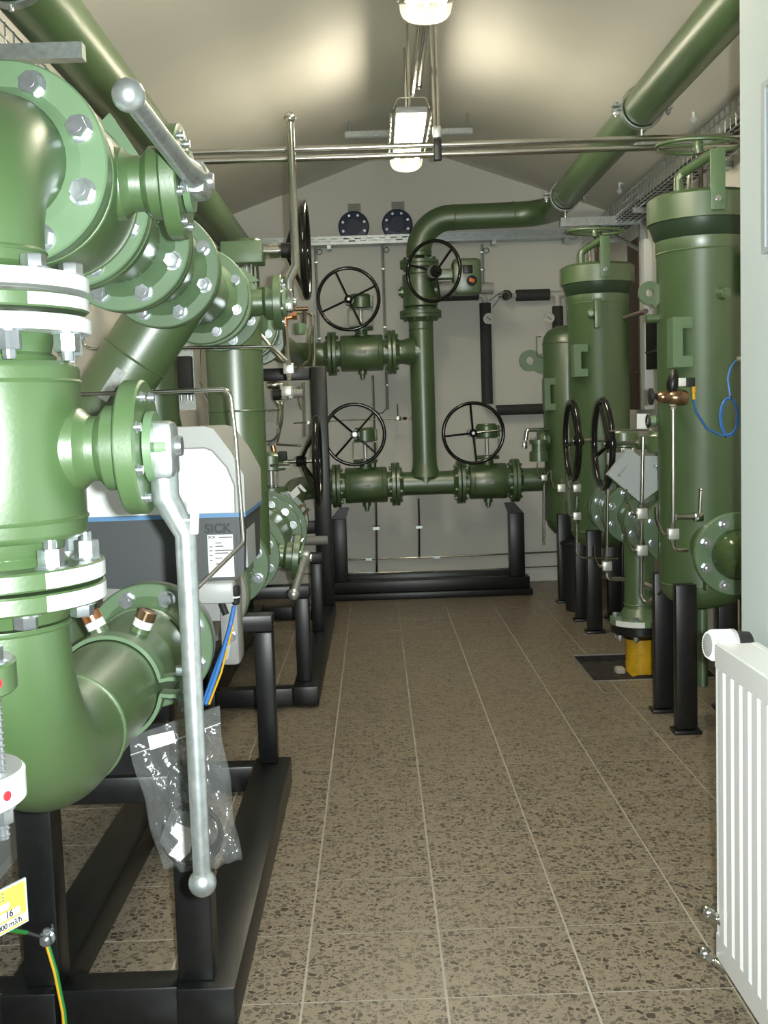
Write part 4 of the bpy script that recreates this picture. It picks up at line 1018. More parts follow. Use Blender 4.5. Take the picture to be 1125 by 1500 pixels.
back_valve('back wall valve on the upper branch with its black handwheel', 0, ZB, 510, 435, .42, -.289, .142)
back_valve('back wall valve low on the left with its black handwheel', 0, ZBL, 519, 637, .82, -.289, .142)
back_valve('back wall valve low on the right with its black handwheel', 0, ZBL, 696, 635, .08, .617, 1.015)
# actuated valve in the riser
av = thing('motor_valve', 'green valve in the top of the manifold riser with actuator and large handwheel', 'valve', (VPX, BY, 2.06))
MB().lathe((VPX, BY, 2.086), Z1, [(0, .10), (.02, .10), (.024, .118), (.03, .125), (.25, .125), (.256, .118), (.26, .10), (.30, .10)], 36).build('body', GREEN, av)
flange(av, (VPX, BY, 2.0565), Z1, .150, .028, 8, .024, GREEN, None, HEAD, joined=True)
flange(av, (VPX, BY, 2.386), Z1, .140, .028, 8, .024, GREEN, HEAD, None, joined=True)
MB().lathe((VPX-.12, BY, 2.22), -X1, [(0, .04), (.02, .04), (.022, .025), (.035, .025)], 14).build('bearing_cap', GREEN, av)
MB().cyl((VPX+.08, BY-.02, 2.23), (VPX+.22, BY-.02, 2.23), .055, n=24).build('stem_neck', GREEN, av)
p0 = at(683, 406, 7.86)
MB().box(p0, (.20, .16, .25), None, .03).build('actuator', GREEN, av)
MB().box(p0+V(.005, -.075, .045), (.07, .02, .06), None, .006).build('terminal_cover', BLACK, av)
MB().lathe(p0+V(.03, -.08, -.035), -Y1, [(0, .036), (.02, .036), (.024, .03)], 20).build('indicator_bezel', RUBBER, av)
MB().box(p0+V(.03, -.105, -.035), (.042, .008, .026), Matrix.Rotation(.4, 3, 'Y'), .004).build('indicator', ORANGE, av)
MB().cyl(p0+V(.06, 0, -.075), p0+V(.19, 0, -.085), .042, n=20).build('motor', MGREY, av)
MB().cyl(p0+V(-.20, -.02, -.08), p0+V(-.07, -.02, -.08), .05, n=20).build('gear_neck', MGREY, av)
for dx in (-.05, .05): inst('bolt', HEAD, av, p0+V(dx, -.03, -.11), -Z1, 0, .02)
wc = at(635, 397, 7.66)
MB().cyl(wc+V(0, .02, 0), V(wc.x, 7.88, wc.z), .045, n=20).build('wheel_gear', BLACK, av)
MB().box(V((wc.x+p0.x)/2, 7.86, wc.z), (abs(p0.x-wc.x), .07, .07), None, .01).build('wheel_arm', GREEN, av)
handwheel(av, wc, V(-.60, -1, .0), .435, BLKGLOSS, 3, .0125, .03, .75, hubr=.04)
flange(op, (VPX, BY, 2.4155), Z1, .140, .026, 8, .024, GREEN, None, HEAD, joined=True)
# right lower pipe to the filters
rp = thing('pipe_run', 'green lower pipe leaving the right back wall valve towards the far tank', 'pipe', (1.2, BY, ZBL-.09))
MB().tube([(1.04, BY, ZBL), (1.375, BY, ZBL), (1.375, 7.895, ZBL)], .086, 28, .1, 10).build('pipe', GREEN, rp)
flange(rp, (1.0165, BY, ZBL), X1, .158, .026, 8, .024, GREEN, None, HEAD, neck=(.05, .087, .11, 1), joined=True)
# ---- wall objects
for i, (px, py) in enumerate(((518, 331), (582, 328))):
    p = at(px, py, 8.52)
    t = thing('penetration_seal', ('left', 'right')[i]+' round blue wall penetration seal above the cable tray', 'wall seal', p, 'blue wall seals')
    MB().lathe(V(p.x, YB, p.z), -Y1, [(0, .118), (.02, .118), (.028, .11), (.03, .06), (.028, .06)], 36).build('ring', NAVY, t)
    MB().lathe(V(p.x, YB-.03, p.z), -Y1, [(0, .06), (.006, .058)], 28).build('cap', NAVY, t)
    for k in range(8):
        q = PI/8+k*PI/4; inst('bolt', HEAD, t, V(p.x+.088*math.cos(q), YB-.029, p.z+.088*math.sin(q)), -Y1, 0, .014)
    q_ = at(px+1, py-26, 8.56)
    n_ = thing('paper_notice', ('left', 'right')[i]+' small faded notice stuck above a blue wall seal', 'notice', q_, 'faded notices')
    MB().bb(q_.x-.05, q_.x+.05, YB-.002, YB, q_.z-.036, q_.z+.036).build('sheet', GPAPER, n_)
    ln = MB()
    for k in range(4): ln.bb(q_.x-.04, q_.x+.04-.008*(k % 2), YB-.0025, YB-.002, q_.z+.022-.015*k, q_.z+.026-.015*k)
    ln.build('printed_lines', GINK, n_)
# thin conduits on back wall
for i, (pts, lab) in enumerate((
    ([(462, 360), (464, 420), (467, 520)], 'thin wall conduit left of the upper back handwheel'),
    ([(560, 357), (562, 420), (566, 545), (567, 600)], 'thin wall conduit left of the manifold riser'),
    ([(706, 358), (707, 410), (708, 432)], 'thin wall conduit above the black insulated pipe'))):
    P3 = [at(px, py, 8.545) for px, py in pts]; P3 = [V(P3[0].x, 8.545, q.z) for q in P3]
    t = thing('thin_conduit', lab, 'conduit', P3[-1], 'thin wall conduits')
    MB().tube(P3, .012, 8).build('tube', GALV, t)
    for k in range(3):
        c = P3[0].lerp(P3[-1], .15+.35*k); MB().box(c+V(0, -.004, 0), (.034, .032, .018), None, .003).build('clip', GALV, t)
    MB().torus(P3[0]+V(.03, -.02, -.05), V(.2, 1, 0), .02, .003, 16, 6).build('cable_end', RUBBER, t)
# stainless lines low on wall
def sline(label, pts, y, r=.007, group=None, clips=(), m_=STEEL):
    t = thing('steel_line', label, 'tube', at(*pts[-1], y), group)
    MB().tube([at(px, py, y) for px, py in pts], r, 8, .03, 5).build('tube', m_, t)
    for px, py in clips:
        c = at(px, py, y); MB().bb(c.x-.025, c.x+.025, y-.012, YB, c.z-.011, c.z+.011).build('clip', GALV, t)
    return t
sline('upper thin steel line running low along the back wall', [(430, 822), (640, 816), (820, 808)], 8.52, .008, clips=((640, 816), (540, 819)))
sline('lower thin steel line running low along the back wall', [(430, 841), (640, 837), (820, 829)], 8.54, .006, clips=((540, 839),))
sline('vertical steel tube below the lower left back valve', [(546, 550), (549, 640), (551, 745), (552, 838)], 8.40, .010, clips=((551, 774),))
sline('vertical steel tube below the centre of the back manifold', [(613, 730), (614, 775), (614, 815)], 8.48, .010, clips=((614, 772),))
sline('thin steel line with small valve beside the manifold riser', [(430, 620), (520, 615), (565, 614), (604, 612)], 8.35, .006, clips=((455, 619),))
nv = thing('needle_valve', 'small steel needle valve beside the manifold riser', 'valve', at(583, 615, 8.33))
MB().box(at(583, 613, 8.33), (.05, .03, .03), None, .004).build('body', STEEL, nv); MB().cyl(at(583, 610, 8.33), at(582, 592, 8.33), .005, n=8).build('handle', STEEL, nv)
MB().lathe(at(590, 613, 8.33), X1, [(0, .013), (.03, .013)], 6).build('nut', BRASS, nv)
sline('curved capillary hanging under the upper back valve', [(565, 545), (566, 598), (558, 608), (548, 600)], 8.42, .005)
# insulated heating pipes
ih = thing('insulated_pipe', 'tall black insulated heating pipe with elbow on the back wall', 'pipe', at(715, 590, 8.47))
q0, q1, q2, q3 = at(712, 444, 8.47), at(714, 592, 8.47), at(727, 601, 8.47), at(796, 600, 8.47)
MB().cyl(V(q1.x, 8.47, q0.z), V(q1.x, 8.47, q1.z), .044, n=24).build('insulation', FOAM, ih)
MB().cyl(q2, V(q3.x, 8.47, q2.z), .040, n=24).build('insulation', FOAM, ih)
MB().tube([V(q1.x, 8.47, q1.z+.01), V(q1.x, 8.47, q2.z), V(q2.x+.02, 8.47, q2.z)], .022, 14, .04).build('bare_elbow', PIPEW, ih)
e0 = at(703, 432, 8.47)
MB().tube([V(q1.x, 8.47, q0.z-.01), V(q1.x, 8.47, e0.z), V(e0.x-.02, 8.47, e0.z)], .024, 14, .05).build('bare_elbow', PIPEW, ih)
MB().cyl(V(e0.x-.01, 8.47, e0.z), V(e0.x-.35, 8.47, e0.z), .040, n=20).build('insulation', FOAM, ih)
i2 = thing('insulated_pipe', 'short black insulated pipe beside the far tank top', 'pipe', at(780, 433, 8.47))
a0_, a1_ = at(756, 433, 8.47), at(805, 433, 8.47)
MB().cyl(a0_, V(a1_.x, 8.47, a0_.z), .044, n=24).build('insulation', FOAM, i2)
MB().tube([V(a1_.x-.01, 8.47, a0_.z), V(a1_.x+.06, 8.47, a0_.z), V(a1_.x+.06, 8.47, a0_.z-.10)], .028, 16, .03).build('bare_elbow', PIPEW, i2)
MB().cyl(V(a1_.x+.05, 8.47, a0_.z), V(a1_.x+.14, 8.47, a0_.z), .028, n=16).build('bare_pipe', PIPEW, i2)
MB().cyl(V(a1_.x+.06, 8.47, a0_.z-.09), V(a1_.x+.06, 8.47, a0_.z-.42), .042, n=24).build('insulation', FOAM, i2)
MB().lathe(a0_-X1*.05, X1, [(0, .02), (.045, .022), (.05, .02)], 12).build('threaded_end', PIPEW, i2)
vv = thing('heating_valve', 'small dark regulating valve between the two insulated pipes', 'valve', at(741, 434, 8.44))
MB().lathe(at(741, 434, 8.47), -Y1, [(0, .028), (.05, .028), (.055, .038), (.08, .038), (.09, .03)], 18).build('head', RUBBER, vv)
MB().torus(at(741, 434, 8.37), Y1, .03, .006, 24, 8).build('collar', STEEL, vv)
MB().cyl(at(730, 433, 8.47), at(754, 433, 8.47), .018, n=14).build('body', ZINC, vv)
for i, pts in enumerate(([(740, 425), (728, 432), (716, 441)], [(738, 430), (728, 442), (722, 450)])):
    tag(MB().tube([at(px, py, 8.42) for px, py in pts], .003, 6, .03).build('sensor_wire', RUBBER), ('upper', 'lower')[i]+' thin sensor wire from the small heating valve', 'wire', 'sensor wires')
for i, (px, py) in enumerate(((716, 467), (804, 466))):
    p = at(px, py, 8.40); t = thing('dial_gauge', ('left', 'right')[i]+' round dial thermometer on a black insulated pipe', 'gauge', p, 'dial gauges')
    MB().lathe(p, -Y1, [(-.045, .012), (-.012, .012), (-.01, .040), (.008, .042), (.012, .042)], 28).build('case', STEEL, t)
    MB().lathe(p, -Y1, [(.0115, .037), (.0135, .037)], 28).build('face', GLASSW, t)
    MB().box(p+V(0, -.0145, 0), (.045, .001, .005), Matrix.Rotation(.6, 3, 'Y')).build('pointer', INK, t)
# ================================================================== INSTRUMENT CLUSTER AT THE REAR LEFT
def needle_block(px, py, y, label, s=.042, lever=(-12, -26), group='square needle valves', nuts=True, m_=BRIGHT, anchor=None):
    c = at(px, py, y); t = thing('needle_valve', label, 'valve', c-Z1*s/2, group)
    MB().box(c, (s, s*.8, s), None, .003).build('body', m_, t)
    if nuts:
        for d in (Z1, -Z1): MB().lathe(c+d*s*.5, d, [(0, .012), (.012, .012), (.013, .009), (.026, .009)], 6).build('nut', STEEL, t)
    if anchor is not None: MB().tube([c, V(anchor)], .008, 8).build('mount_tube', STEEL, t)
    if lever:
        q = at(px+lever[0], py+lever[1], y); a = c-X1*s*.5
        MB().tube([a, a+V(-.02, 0, .005), q+V(-.0, 0, -.02*0+.03) if False else V(q.x, y, (a.z+q.z)/2-.0), q], .0038, 6).build('lever', STEEL, t)
        MB().lathe(a, -X1, [(0, .009), (.015, .009)], 6).build('stem_nut', STEEL, t)
    return t
needle_block(423, 540, 4.75, 'square steel needle valve below the upper left lever hub', .045, None, anchor=(AX+.09, 4.75, ZU-.05))
needle_block(420, 573, 6.5, 'square steel valve block on the rear left instrument rack', .06, None, m_=BRIGHT)
pt = thing('solenoid_valve', 'steel solenoid valve with black cap on the rear left rack', 'valve', at(420, 577, 6.52))
MB().box(at(420, 575, 6.55), (.075, .05, .075), None, .004).build('body', BRIGHT, pt)
MB().cyl(at(427, 577, 6.55), at(444, 576, 6.55), .026, n=20).build('coil', MGREY, pt)
MB().cyl(at(400, 578, 6.55), at(413, 577, 6.55), .036, n=20).build('cap', RUBBER, pt)
MB().lathe(at(392, 564, 6.55), X1, [(0, .02), (.03, .026), (.06, .02), (.09, .012)], 12).build('pipe_union', STEEL, pt)
cf_ = thing('copper_fitting', 'copper tee fitting under the upright lever of the upper left valve', 'fitting', at(418, 470, 4.7))
MB().tube([at(418, 478, 4.7), at(418, 462, 4.7)], .012, 10).build('run', COPPER, cf_); MB().tube([at(418, 466, 4.7), at(432, 463, 4.7)], .010, 10).build('branch', COPPER, cf_)
MB().lathe(at(428, 463, 4.7), X1, [(0, .018), (.02, .018)], 6).build('nut', COPPER, cf_)
sline('steel hose from the copper fitting down to the needle valve', [(418, 478), (420, 500), (421, 520), (423, 535)], 4.72, .010)
hs = sline('bent steel tube looping right of the upper left valve cluster', [(430, 458), (452, 458), (459, 462), (460, 480), (460, 536)], 6.2, .010)
sline('second bent steel tube in the upper left valve cluster', [(436, 540), (452, 528), (453, 500), (456, 480)], 6.25, .009)
cl = thing('impulse_valve', 'small dark tee handle valve right of the copper fitting', 'valve', at(443, 466, 6.1))
MB().cyl(at(430, 453, 6.1), at(451, 452, 6.1), .012, n=10).build('bar', BRASS, cl); MB().cyl(at(446, 455, 6.1), at(446, 474, 6.1), .012, n=10).build('stem', BROWN, cl)
MB().lathe(at(440, 490, 6.1), Z1, [(0, .03), (.03, .036), (.06, .03)], 12).build('bonnet', GREEN2, cl); MB().cyl(at(440, 485, 6.1), at(446, 474, 6.1), .01, n=8).build('spindle', STEEL, cl)
for i, (pts, y) in enumerate((([(404, 588), (409, 592), (411, 600), (408, 640)], 6.4), ([(414, 588), (414, 610), (412, 622), (406, 650)], 6.42), ([(392, 601), (412, 600)], 6.4), ([(445, 560), (446, 600), (446, 640)], 7.1), ([(392, 650), (442, 653)], 7.1), ([(396, 682), (424, 681)], 5.75), ([(443, 600), (439, 590), (438, 566)], 7.1))):
    sline(('first', 'second', 'third', 'fourth', 'fifth', 'sixth', 'seventh')[i]+' small instrument tube in the tangle behind the tall vertical pipe', pts, y, .007, 'instrument tubes')
pr = thing('pressure_transmitter', 'round grey pressure transmitter behind the tall vertical pipe', 'transmitter', at(400, 650, 6.3))
MB().lathe(at(395, 632, 6.4), -Y1, [(0, .055), (.03, .06), (.10, .06), (.13, .05)], 28).build('case', MGREY, pr)
MB().lathe(at(399, 645, 6.35), -Z1, [(0, .022), (.03, .022)], 16).build('neck', MGREY, pr)
MB().cyl(at(399, 650, 6.35), at(402, 664, 6.35), .014, n=12).build('copper_stem', COPPER, pr)
tgx = thing('hanging_tag', 'bright white tag tilted on the rear left lower valve', 'tag', at(428, 725, 5.62))
MB().prism([at(a, b, 5.62) for a, b in ((424, 723), (429, 731), (440, 722), (435, 712))], (0, .003, 0)).build('card', PAPER, tgx)
MB().prism([at(a, b, 5.618) for a, b in ((436, 712), (440, 709), (449, 719), (446, 721))], (0, .003, 0)).build('clip', PLWHITE, tgx)
nb = thing('position_switch', 'small black switch with white tag above the lower left handwheel hub', 'switch', at(416, 675, 5.8))
MB().box(at(414, 668, 5.8), (.045, .05, .05), None, .006).build('body', RUBBER, nb); MB().box(at(416, 682, 5.76), (.055, .01, .022), None, .002).build('tag', PAPER, nb)
hv = thing('hose_tangle', 'short twisted steel hose near the white tag', 'hose', at(430, 750, 5.9))
MB().tube([at(447, 738, 5.9), at(436, 744, 5.9), (at(432, 756, 5.9)), at(443, 757, 5.9), at(452, 745, 5.9)], .010, 8, .02).build('hose', STEEL, hv)
# ================================================================== RIGHT FILTER TANKS
TX, TR, TZ = 1.375, .181, .77
def leg_set(t, y, legs):
    for (x, yy) in legs:
        l = MB().box((x, yy, .32), (.085, .055, .60), None, .004).build('leg', BLACK, t)
        MB().box((x, yy, .008), (.115, .085, .016), None, .003).build('foot_plate', BLACK, l)
def bracket_handle(t, p, h=.20, w=.07, m=GREEN2):
    p = V(p); x0, x1, xm, h2, e = p.x-.02, p.x+w-.01, p.x+.02, h/2, .045; yy = p.y-.035
    b = MB().prism([(x0, yy, p.z-h2), (x1, yy, p.z-h2), (x1, yy, p.z-h2+e), (xm, yy, p.z-h2+e), (xm, yy, p.z+h2-e), (x1, yy, p.z+h2-e), (x1, yy, p.z+h2), (x0, yy, p.z+h2)], (0, .012, 0)).build('handle_bracket', m, t)
    MB().bb(x0, x0+.010, yy+.012, yy+.10, p.z-h2, p.z+h2).build('side_plate', m, b)
def lug_plate(t, c, ax, r, hole, to, m=GREEN):
    c = V(c); o = MB().ring(c-V(ax)*.008, ax, r, .016, hole, 28).build('lifting_lug', m, t)
    d = (V(to)-c); a_, _, _ = frame(ax); side = V(ax).cross(d).normalized()*r
    st_ = c+d.normalized()*hole*1.02; mid = c+d.normalized()*r*.6
    MB().prism([mid+side*.80-V(ax)*.0078, st_+side*.25-V(ax)*.0078, st_-side*.25-V(ax)*.0078, mid-side*.80-V(ax)*.0078, V(to)-side*1.05-V(ax)*.0078, V(to)+side*.95-V(ax)*.0078], V(ax)*.0156).build('lug_web', m, o)
def cap_tank(label, y, wheel_m):
    t = thing('filter_tank', label, 'tank', (TX, y, 0), 'tall green gas filters')
    dish = [(.49, .0), (.492, .06), (.505, .11), (.53, .15), (.565, .174), (.60, TR)]
    MB().lathe((TX, y, 0), Z1, dish+[(1.97, TR), (1.975, TR+.003), (2.02, TR+.003)], 56).build('shell', GREEN, t)
    for z in (.60, 1.97): weld(t, (TX, y, z), Z1, TR)
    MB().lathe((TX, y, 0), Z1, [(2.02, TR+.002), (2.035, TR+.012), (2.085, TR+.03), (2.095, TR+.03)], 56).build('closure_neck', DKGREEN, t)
    lid = MB().lathe((TX, y, 0), Z1, [(2.085, .200), (2.09, .218), (2.185, .218), (2.192, .210), (2.20, .20), (2.205, .0)], 56).build('closure_lid', GREEN, t)
    # davit: plate, tube arm, spindle, wheel
    MB().box((TX+.0, y-.224, 2.225), (.058, .012, .235), None, .002).build('davit_plate', GREEN2, lid)
    inst('bolt', ROUND, lid, (TX+.0, y-.231, 2.15), -Y1, 0, .02)
    MB().tube([(TX-.105, y-.05, 2.20), (TX-.105, y-.05, 2.265), (TX-.09, y-.06, 2.285), (TX+.0, y-.205, 2.335)], .020, 16, .02).build('davit_arm', GREEN, lid)
    MB().cyl((TX-.005, y-.02, 2.20), (TX-.005, y-.02, 2.40), .010, n=12).build('spindle', BROWN, lid)
    MB().cyl((TX-.04, y+.02, 2.20), (TX-.04, y+.02, 2.33), .012, n=12).build('guide_rod', STEEL, lid)
    MB().box((TX-.005, y-.10, 2.325), (.03, .24, .03), None, .003).build('cross_arm', GREEN, lid)
    handwheel(lid, (TX-.015, y-.02, 2.40), V(.03, -.05, 1), .350, wheel_m, 3, .0085, .0, .6, hubr=.02)
    return t
t1 = cap_tank('nearest tall green filter tank with flanged nozzle beside the radiator', 4.60, GREEN)
leg_set(t1, 4.6, ((1.245, 4.42), (1.240, 4.745), (1.52, 4.42), (1.52, 4.745)))
flange(t1, (TX, 4.165, TZ), Y1, FR, .034, 8, .030, GREEN2, NUT, None, seg=56)
MB().cyl((TX, 4.20, TZ), (TX, 4.5, TZ), .10, n=36).build('nozzle', GREEN, t1)
cp = thing('pipe_end_cap', 'glossy dark green domed end on the near tank nozzle flange', 'cap', (TX, 4.1, TZ-.1))
GDOME = mat('glossy_dark_green', (.05, .085, .03), .10, noise=.05, nscale=9)
MB().lathe((TX, 4.163, TZ), -Y1, [(0, .098), (.03, .0975), (.06, .090), (.085, .072), (.10, .045), (.107, .02), (.108, 0)], 40).build('dome', GDOME, cp)
lug_plate(t1, (TX-TR-.035, 4.60, 1.815), (0, 1, 0), .048, .016, (TX-TR+.01, 4.6, 1.79))
bracket_handle(t1, (TX-.145, 4.47, 1.60), .20, .07)
bracket_handle(t1, (TX+.15, 4.45, 1.86), .17, .06)
MB().lathe((TX+.03, 4.60-TR*.96, 1.785), V(.15, -1, 0), [(-.02, .03), (.02, .024), (.04, .022), (.041, .015), (.05, .015)], 8).build('plug_boss', GREEN, t1)
MB().cyl((TX-TR+.02, 4.60, 1.71), (TX-TR-.05, 4.60, 1.71), .018, n=14).build('side_nozzle', GREEN, t1)
MB().tube([(TX-.02, 4.55, .49), (TX-.02, 4.55, .16)], .022, 14).build('drain_pipe', GREEN, t1)
MB().box((TX-.06, 4.36, .625), (.012, .05, .05), None, .002).build('earth_tab', GREEN, t1)
t2 = cap_tank('middle tall green filter tank behind the black handwheels', 6.70, GREEN)
leg_set(t2, 6.7, ((1.285, 6.49), (1.285, 6.88), (1.49, 6.49), (1.49, 6.88)))
bracket_handle(t2, (TX-.16, 6.56, 1.63), .19, .07); 
MB().box((TX-.045, 6.70-TR-.012, 1.90), (.035, .05, .17), None, .003).build('handle_bracket', GREEN, t2)
MB().lathe((TX-.075, 6.70-TR-.0, 1.90), V(-.3, -1, 0), [(-.03, .03), (.02, .026), (.03, .015)], 14).build('plug_boss', GREEN, t2)
flange(t2, (TX, 6.265, TZ), Y1, FR, .03, 8, .026, GREEN, None, NUT, seg=44)
MB().cyl((TX, 6.295, TZ), (TX, 6.58, TZ), .09, n=32).build('nozzle', GREEN, t2)
# far tank with dished top
t3 = thing('filter_tank', 'far green tank with rounded top beside the back wall', 'tank', (TX, 7.72, 0), 'tall green gas filters')
MB().lathe((TX, 7.72, 0), Z1, [(.44, 0), (.445, .06), (.47, .12), (.52, .163), (.57, TR), (1.80, TR), (1.85, .172), (1.89, .145), (1.92, .09), (1.93, 0)], 48).build('shell', GREEN, t3)
for z in (.57, 1.80): weld(t3, (TX, 7.72, z), Z1, TR)
leg_set(t3, 7.72, ((1.29, 7.56), (1.47, 7.56), (1.38, 7.86)))
lug_plate(t3, (TX-TR-.09, 7.72, 1.69), (0, 1, 0), .075, .028, (TX-TR+.01, 7.72, 1.66), GREEN2)
bracket_handle(t3, (TX-.175, 7.62, 1.45), .22, .08)
MB().tube([(TX-TR-.02, 7.66, 1.85), (TX-TR-.05, 7.66, 1.85), (TX-TR-.05, 7.66, 1.72), (TX-TR, 7.66, 1.70)], .005, 6).build('wire_handle', STEEL, t3)
MB().lathe((TX-TR+.02, 7.64, 1.13), -X1, [(0, .05), (.04, .05), (.041, .085), (.075, .085)], 28).build('side_flange', GREEN, t3)
fl3 = thing('blind_flange', 'dark green flanged stub pair on the far tank side', 'flange', (1.135, 7.60, .95))
MB().lathe((1.135, 7.60, 1.14), -Z1, [(0, .065), (.03, .065), (.031, .05), (.08, .05), (.081, .065), (.15, .065)], 24).build('stub', GREEN, fl3)
for k in range(4):
    q = PI/4+k*PI/2; inst('bolt', NUT, fl3, (1.135+.052*math.cos(q), 7.60+.052*math.sin(q), 1.14), Z1, 0, .02)
# ---- run between the tanks
rn = thing('tee_pipe', 'green pipe between the filter tanks dropping into the floor pit', 'pipe', (TX-.028, 5.6, .19))
PXC = 1.347; PYC = 5.61
MB().cyl((TX, 5.42, TZ), (TX, 5.86, TZ), .09, n=32).build('cross_pipe', GREEN, rn)
MB().cyl((PXC, PYC, TZ), (PXC, PYC, .265), .079, n=36).build('drop_pipe', GREEN, rn)
weld(rn, (PXC, PYC, .33), Z1, .079)
fp = MB().lathe((PXC, PYC, .226), Z1, fprof(.034, .155), 48).build('flange', GREEN2, rn)
MB().lathe((PXC, PYC, .26), Z1, [(0, .11), (.02, .1), (.05, .08)], 36).build('neck_ring', GREEN, rn)
bolts(fp, (PXC, PYC, .26), Z1, .128, 8, .028, HEAD)
b = MB(); n = 10
for i in range(n+1):
    q = math.radians(205+60*i/n)
    for zz in (.229, .257): b.v.append(Vector((PXC+.156*math.cos(q), PYC+.156*math.sin(q), zz)))
for i in range(n): b.f.append((2*i, 2*i+2, 2*i+3, 2*i+1))
b.build('white_band', WHITE, fp)
flange(rn, (TX, 5.405, TZ), Y1, FR, .028, 8, .028, GREEN2, NUT, None, seg=48)
flange(rn, (TX, 5.845, TZ), Y1, FR, .028, 8, .028, GREEN2, NUT, None, seg=48)
yp = thing('yellow_pipe', 'yellow coated pipe stub with black flange rising from the floor pit', 'pipe', (PXC, PYC, -.4))
MB().cyl((PXC, PYC, -.40), (PXC, PYC, .15), .077, n=36).build('pipe', YPIPE, yp)
for z in (.02, .075): MB().torus((PXC, PYC, z), Z1, .0775, .0025, 36, 6).build('tape_edge', YPIPE, yp)
bf = MB().lathe((PXC, PYC, .15), Z1, [(0, .085), (.02, .10), (.035, .150), (.074, .150)], 40).build('flange', BLACK, yp)
bolts(bf, (PXC, PYC, .178), -Z1, .128, 8, .026, NUT)
tag(MB().box((1.235, 5.60, -.02), (.05, .07, .04), None, .012).build('stone', GROUT), 'small pale lump beside the yellow pipe in the pit', 'stone')
gear_valve('gate_valve', 'green valve behind the near filter tank with larger black handwheel', (TX, 5.21, TZ), Y1, .165, .125, .40, -X1, .225, .46, joined=False, bs=.026, wheel_shift=V(0, .17, 0), wrot=.35, r_fl=FR, rimr=.0155)
gear_valve('gate_valve', 'green valve before the middle filter tank with farther black handwheel', (TX, 6.055, TZ), Y1, .152, .125, .40, -X1, .255, .46, joined=False, bs=.026, wheel_shift=V(0, 0, .0), wrot=.15, r_fl=FR, rimr=.0155)
n1 = thing('nozzle_pipe', 'green nozzle joining the near filter tank to its valve', 'pipe', (TX, 4.9, TZ-.1))
MB().cyl((TX, 4.76, TZ), (TX, 5.0, TZ), .09, n=32).build('pipe', GREEN, n1); flange(n1, (TX, 4.985, TZ), Y1, FR, .028, 8, .026, GREEN, HEAD, None, seg=44)
# ---- bin
bn = thing('waste_bin', 'black plastic bin standing between the middle and far tanks', 'bin', (1.345, 7.25, 0))
MB().lathe((1.345, 7.25, 0), Z1, [(0, .095), (.004, .10), (.44, .124), (.445, .131), (.46, .131), (.462, .124), (.44, .119), (.02, .095)], 32).build('tub', RUBBER, bn)
# ---- diamond enclosure
DY = 5.06
de = thing('control_enclosure', 'pale grey control box tilted like a diamond beside the near tank', 'box', at(925, 735, DY))
MB().prism([at(a, b_, DY) for a, b_ in ((891, 696), (922, 657), (962, 688), (966, 716), (938, 736))], (0, .06, 0)).build('cover', LIGHTBOX, de)
d0 = (at(922, 657, DY)-at(891, 696, DY)).normalized(); u0_ = V(-d0.z, 0, d0.x)
o0 = at(907, 696, DY-.0015)
MB().torus(o0, Y1, .006, .0014, 18, 6).build('printed_ring', GINK, de)
mk = MB()
for k in range(6):
    c = o0+d0*(.013+.008*k); h_ = (.006, .006, .009, .006, .006, .006)[k]
    mk.prism([c-u0_*.005, c+d0*.0028-u0_*.005, c+d0*.0028+u0_*(h_-.002), c+u0_*(h_-.002)], (0, .0005, 0))
mk.build('printed_marks', GINK, de)
be = thing('instrument_box', 'pale blue grey box behind the diamond control box', 'box', at(955, 695, DY+.12))
MB().box(at(950, 682, DY+.14), (.10, .06, .095), None, .006).build('body', LIGHTBOX, be); MB().box(at(905, 672, DY+.2), (.10, .05, .06), None, .006).build('rear_body', LIGHTBOX, be)
MB().box(at(966, 682, DY+.1), (.05, .05, .01), None, .002).build('ridge', GALV, be)
MB().cyl(at(955, 705, DY+.16), at(968, 706, DY+.16), .034, n=18).build('knob', BLACK, be)
# white reflective tag + small green valve
wt = thing('reflective_tag', 'bright white square tag left of the near tank', 'tag', at(942, 630, 4.66))
MB().prism([at(a, b_, 4.66) for a, b_ in ((933, 606), (951, 606), (951, 628), (933, 628))], (0, .003, 0)).build('plate', PAPER, wt)
sg = thing('small_valve', 'small green hand valve beside the bright white tag', 'valve', at(958, 616, 4.63))
MB().lathe(at(952, 617, 4.63), X1, [(0, .02), (.02, .026), (.035, .014), (.07, .014), (.072, .022), (.09, .022)], 14).build('body', GREEN2, sg)
MB().torus(at(949, 617, 4.63), X1, .026, .005, 20, 8).build('wheel', BLACK, sg)
# ---- blocks, levers and impulse lines
def line(label, pts, y, r=.0075, fil=.025):
    P3 = [V(p) if len(p) == 3 else at(p[0], p[1], y) for p in pts]; t = thing('impulse_line', label, 'tube', P3[-1], 'right impulse lines'); MB().tube(P3, r, 10, fil, 6).build('tube', STEEL, t); return t
needle_block(822, 715, 6.3, 'square needle valve on the far left of the right instrument lines', .044, (-15, -26), 'right needle valves')
needle_block(845, 715, 6.2, 'square needle valve under the farther right handwheel', .044, (-15, -26), 'right needle valves')
needle_block(845, 756, 6.2, 'lower square needle valve on the farther impulse line', .044, (-14, -24), 'right needle valves')
needle_block(889, 829, 5.35, 'square needle valve low beside the middle tank legs', .044, (-18, -30), 'right needle valves')
needle_block(940, 752, 4.85, 'square needle valve below the diamond control box', .046, (-22, -36), 'right needle valves')
needle_block(940, 806, 4.85, 'lower square needle valve in front of the drop pipe', .046, (-22, -36), 'right needle valves')
needle_block(986, 782, 4.30, 'square needle valve on the lower front of the near tank', .042, (-24, -42), 'right needle valves')
needle_block(797, 700, 7.55, 'square needle valve beside the far tank flange stub', .04, (-10, -22), 'right needle valves', anchor=(1.215, 7.63, .93))
line('impulse line beside the farther right handwheel', [(845, 620), (845, 708)], 6.2)
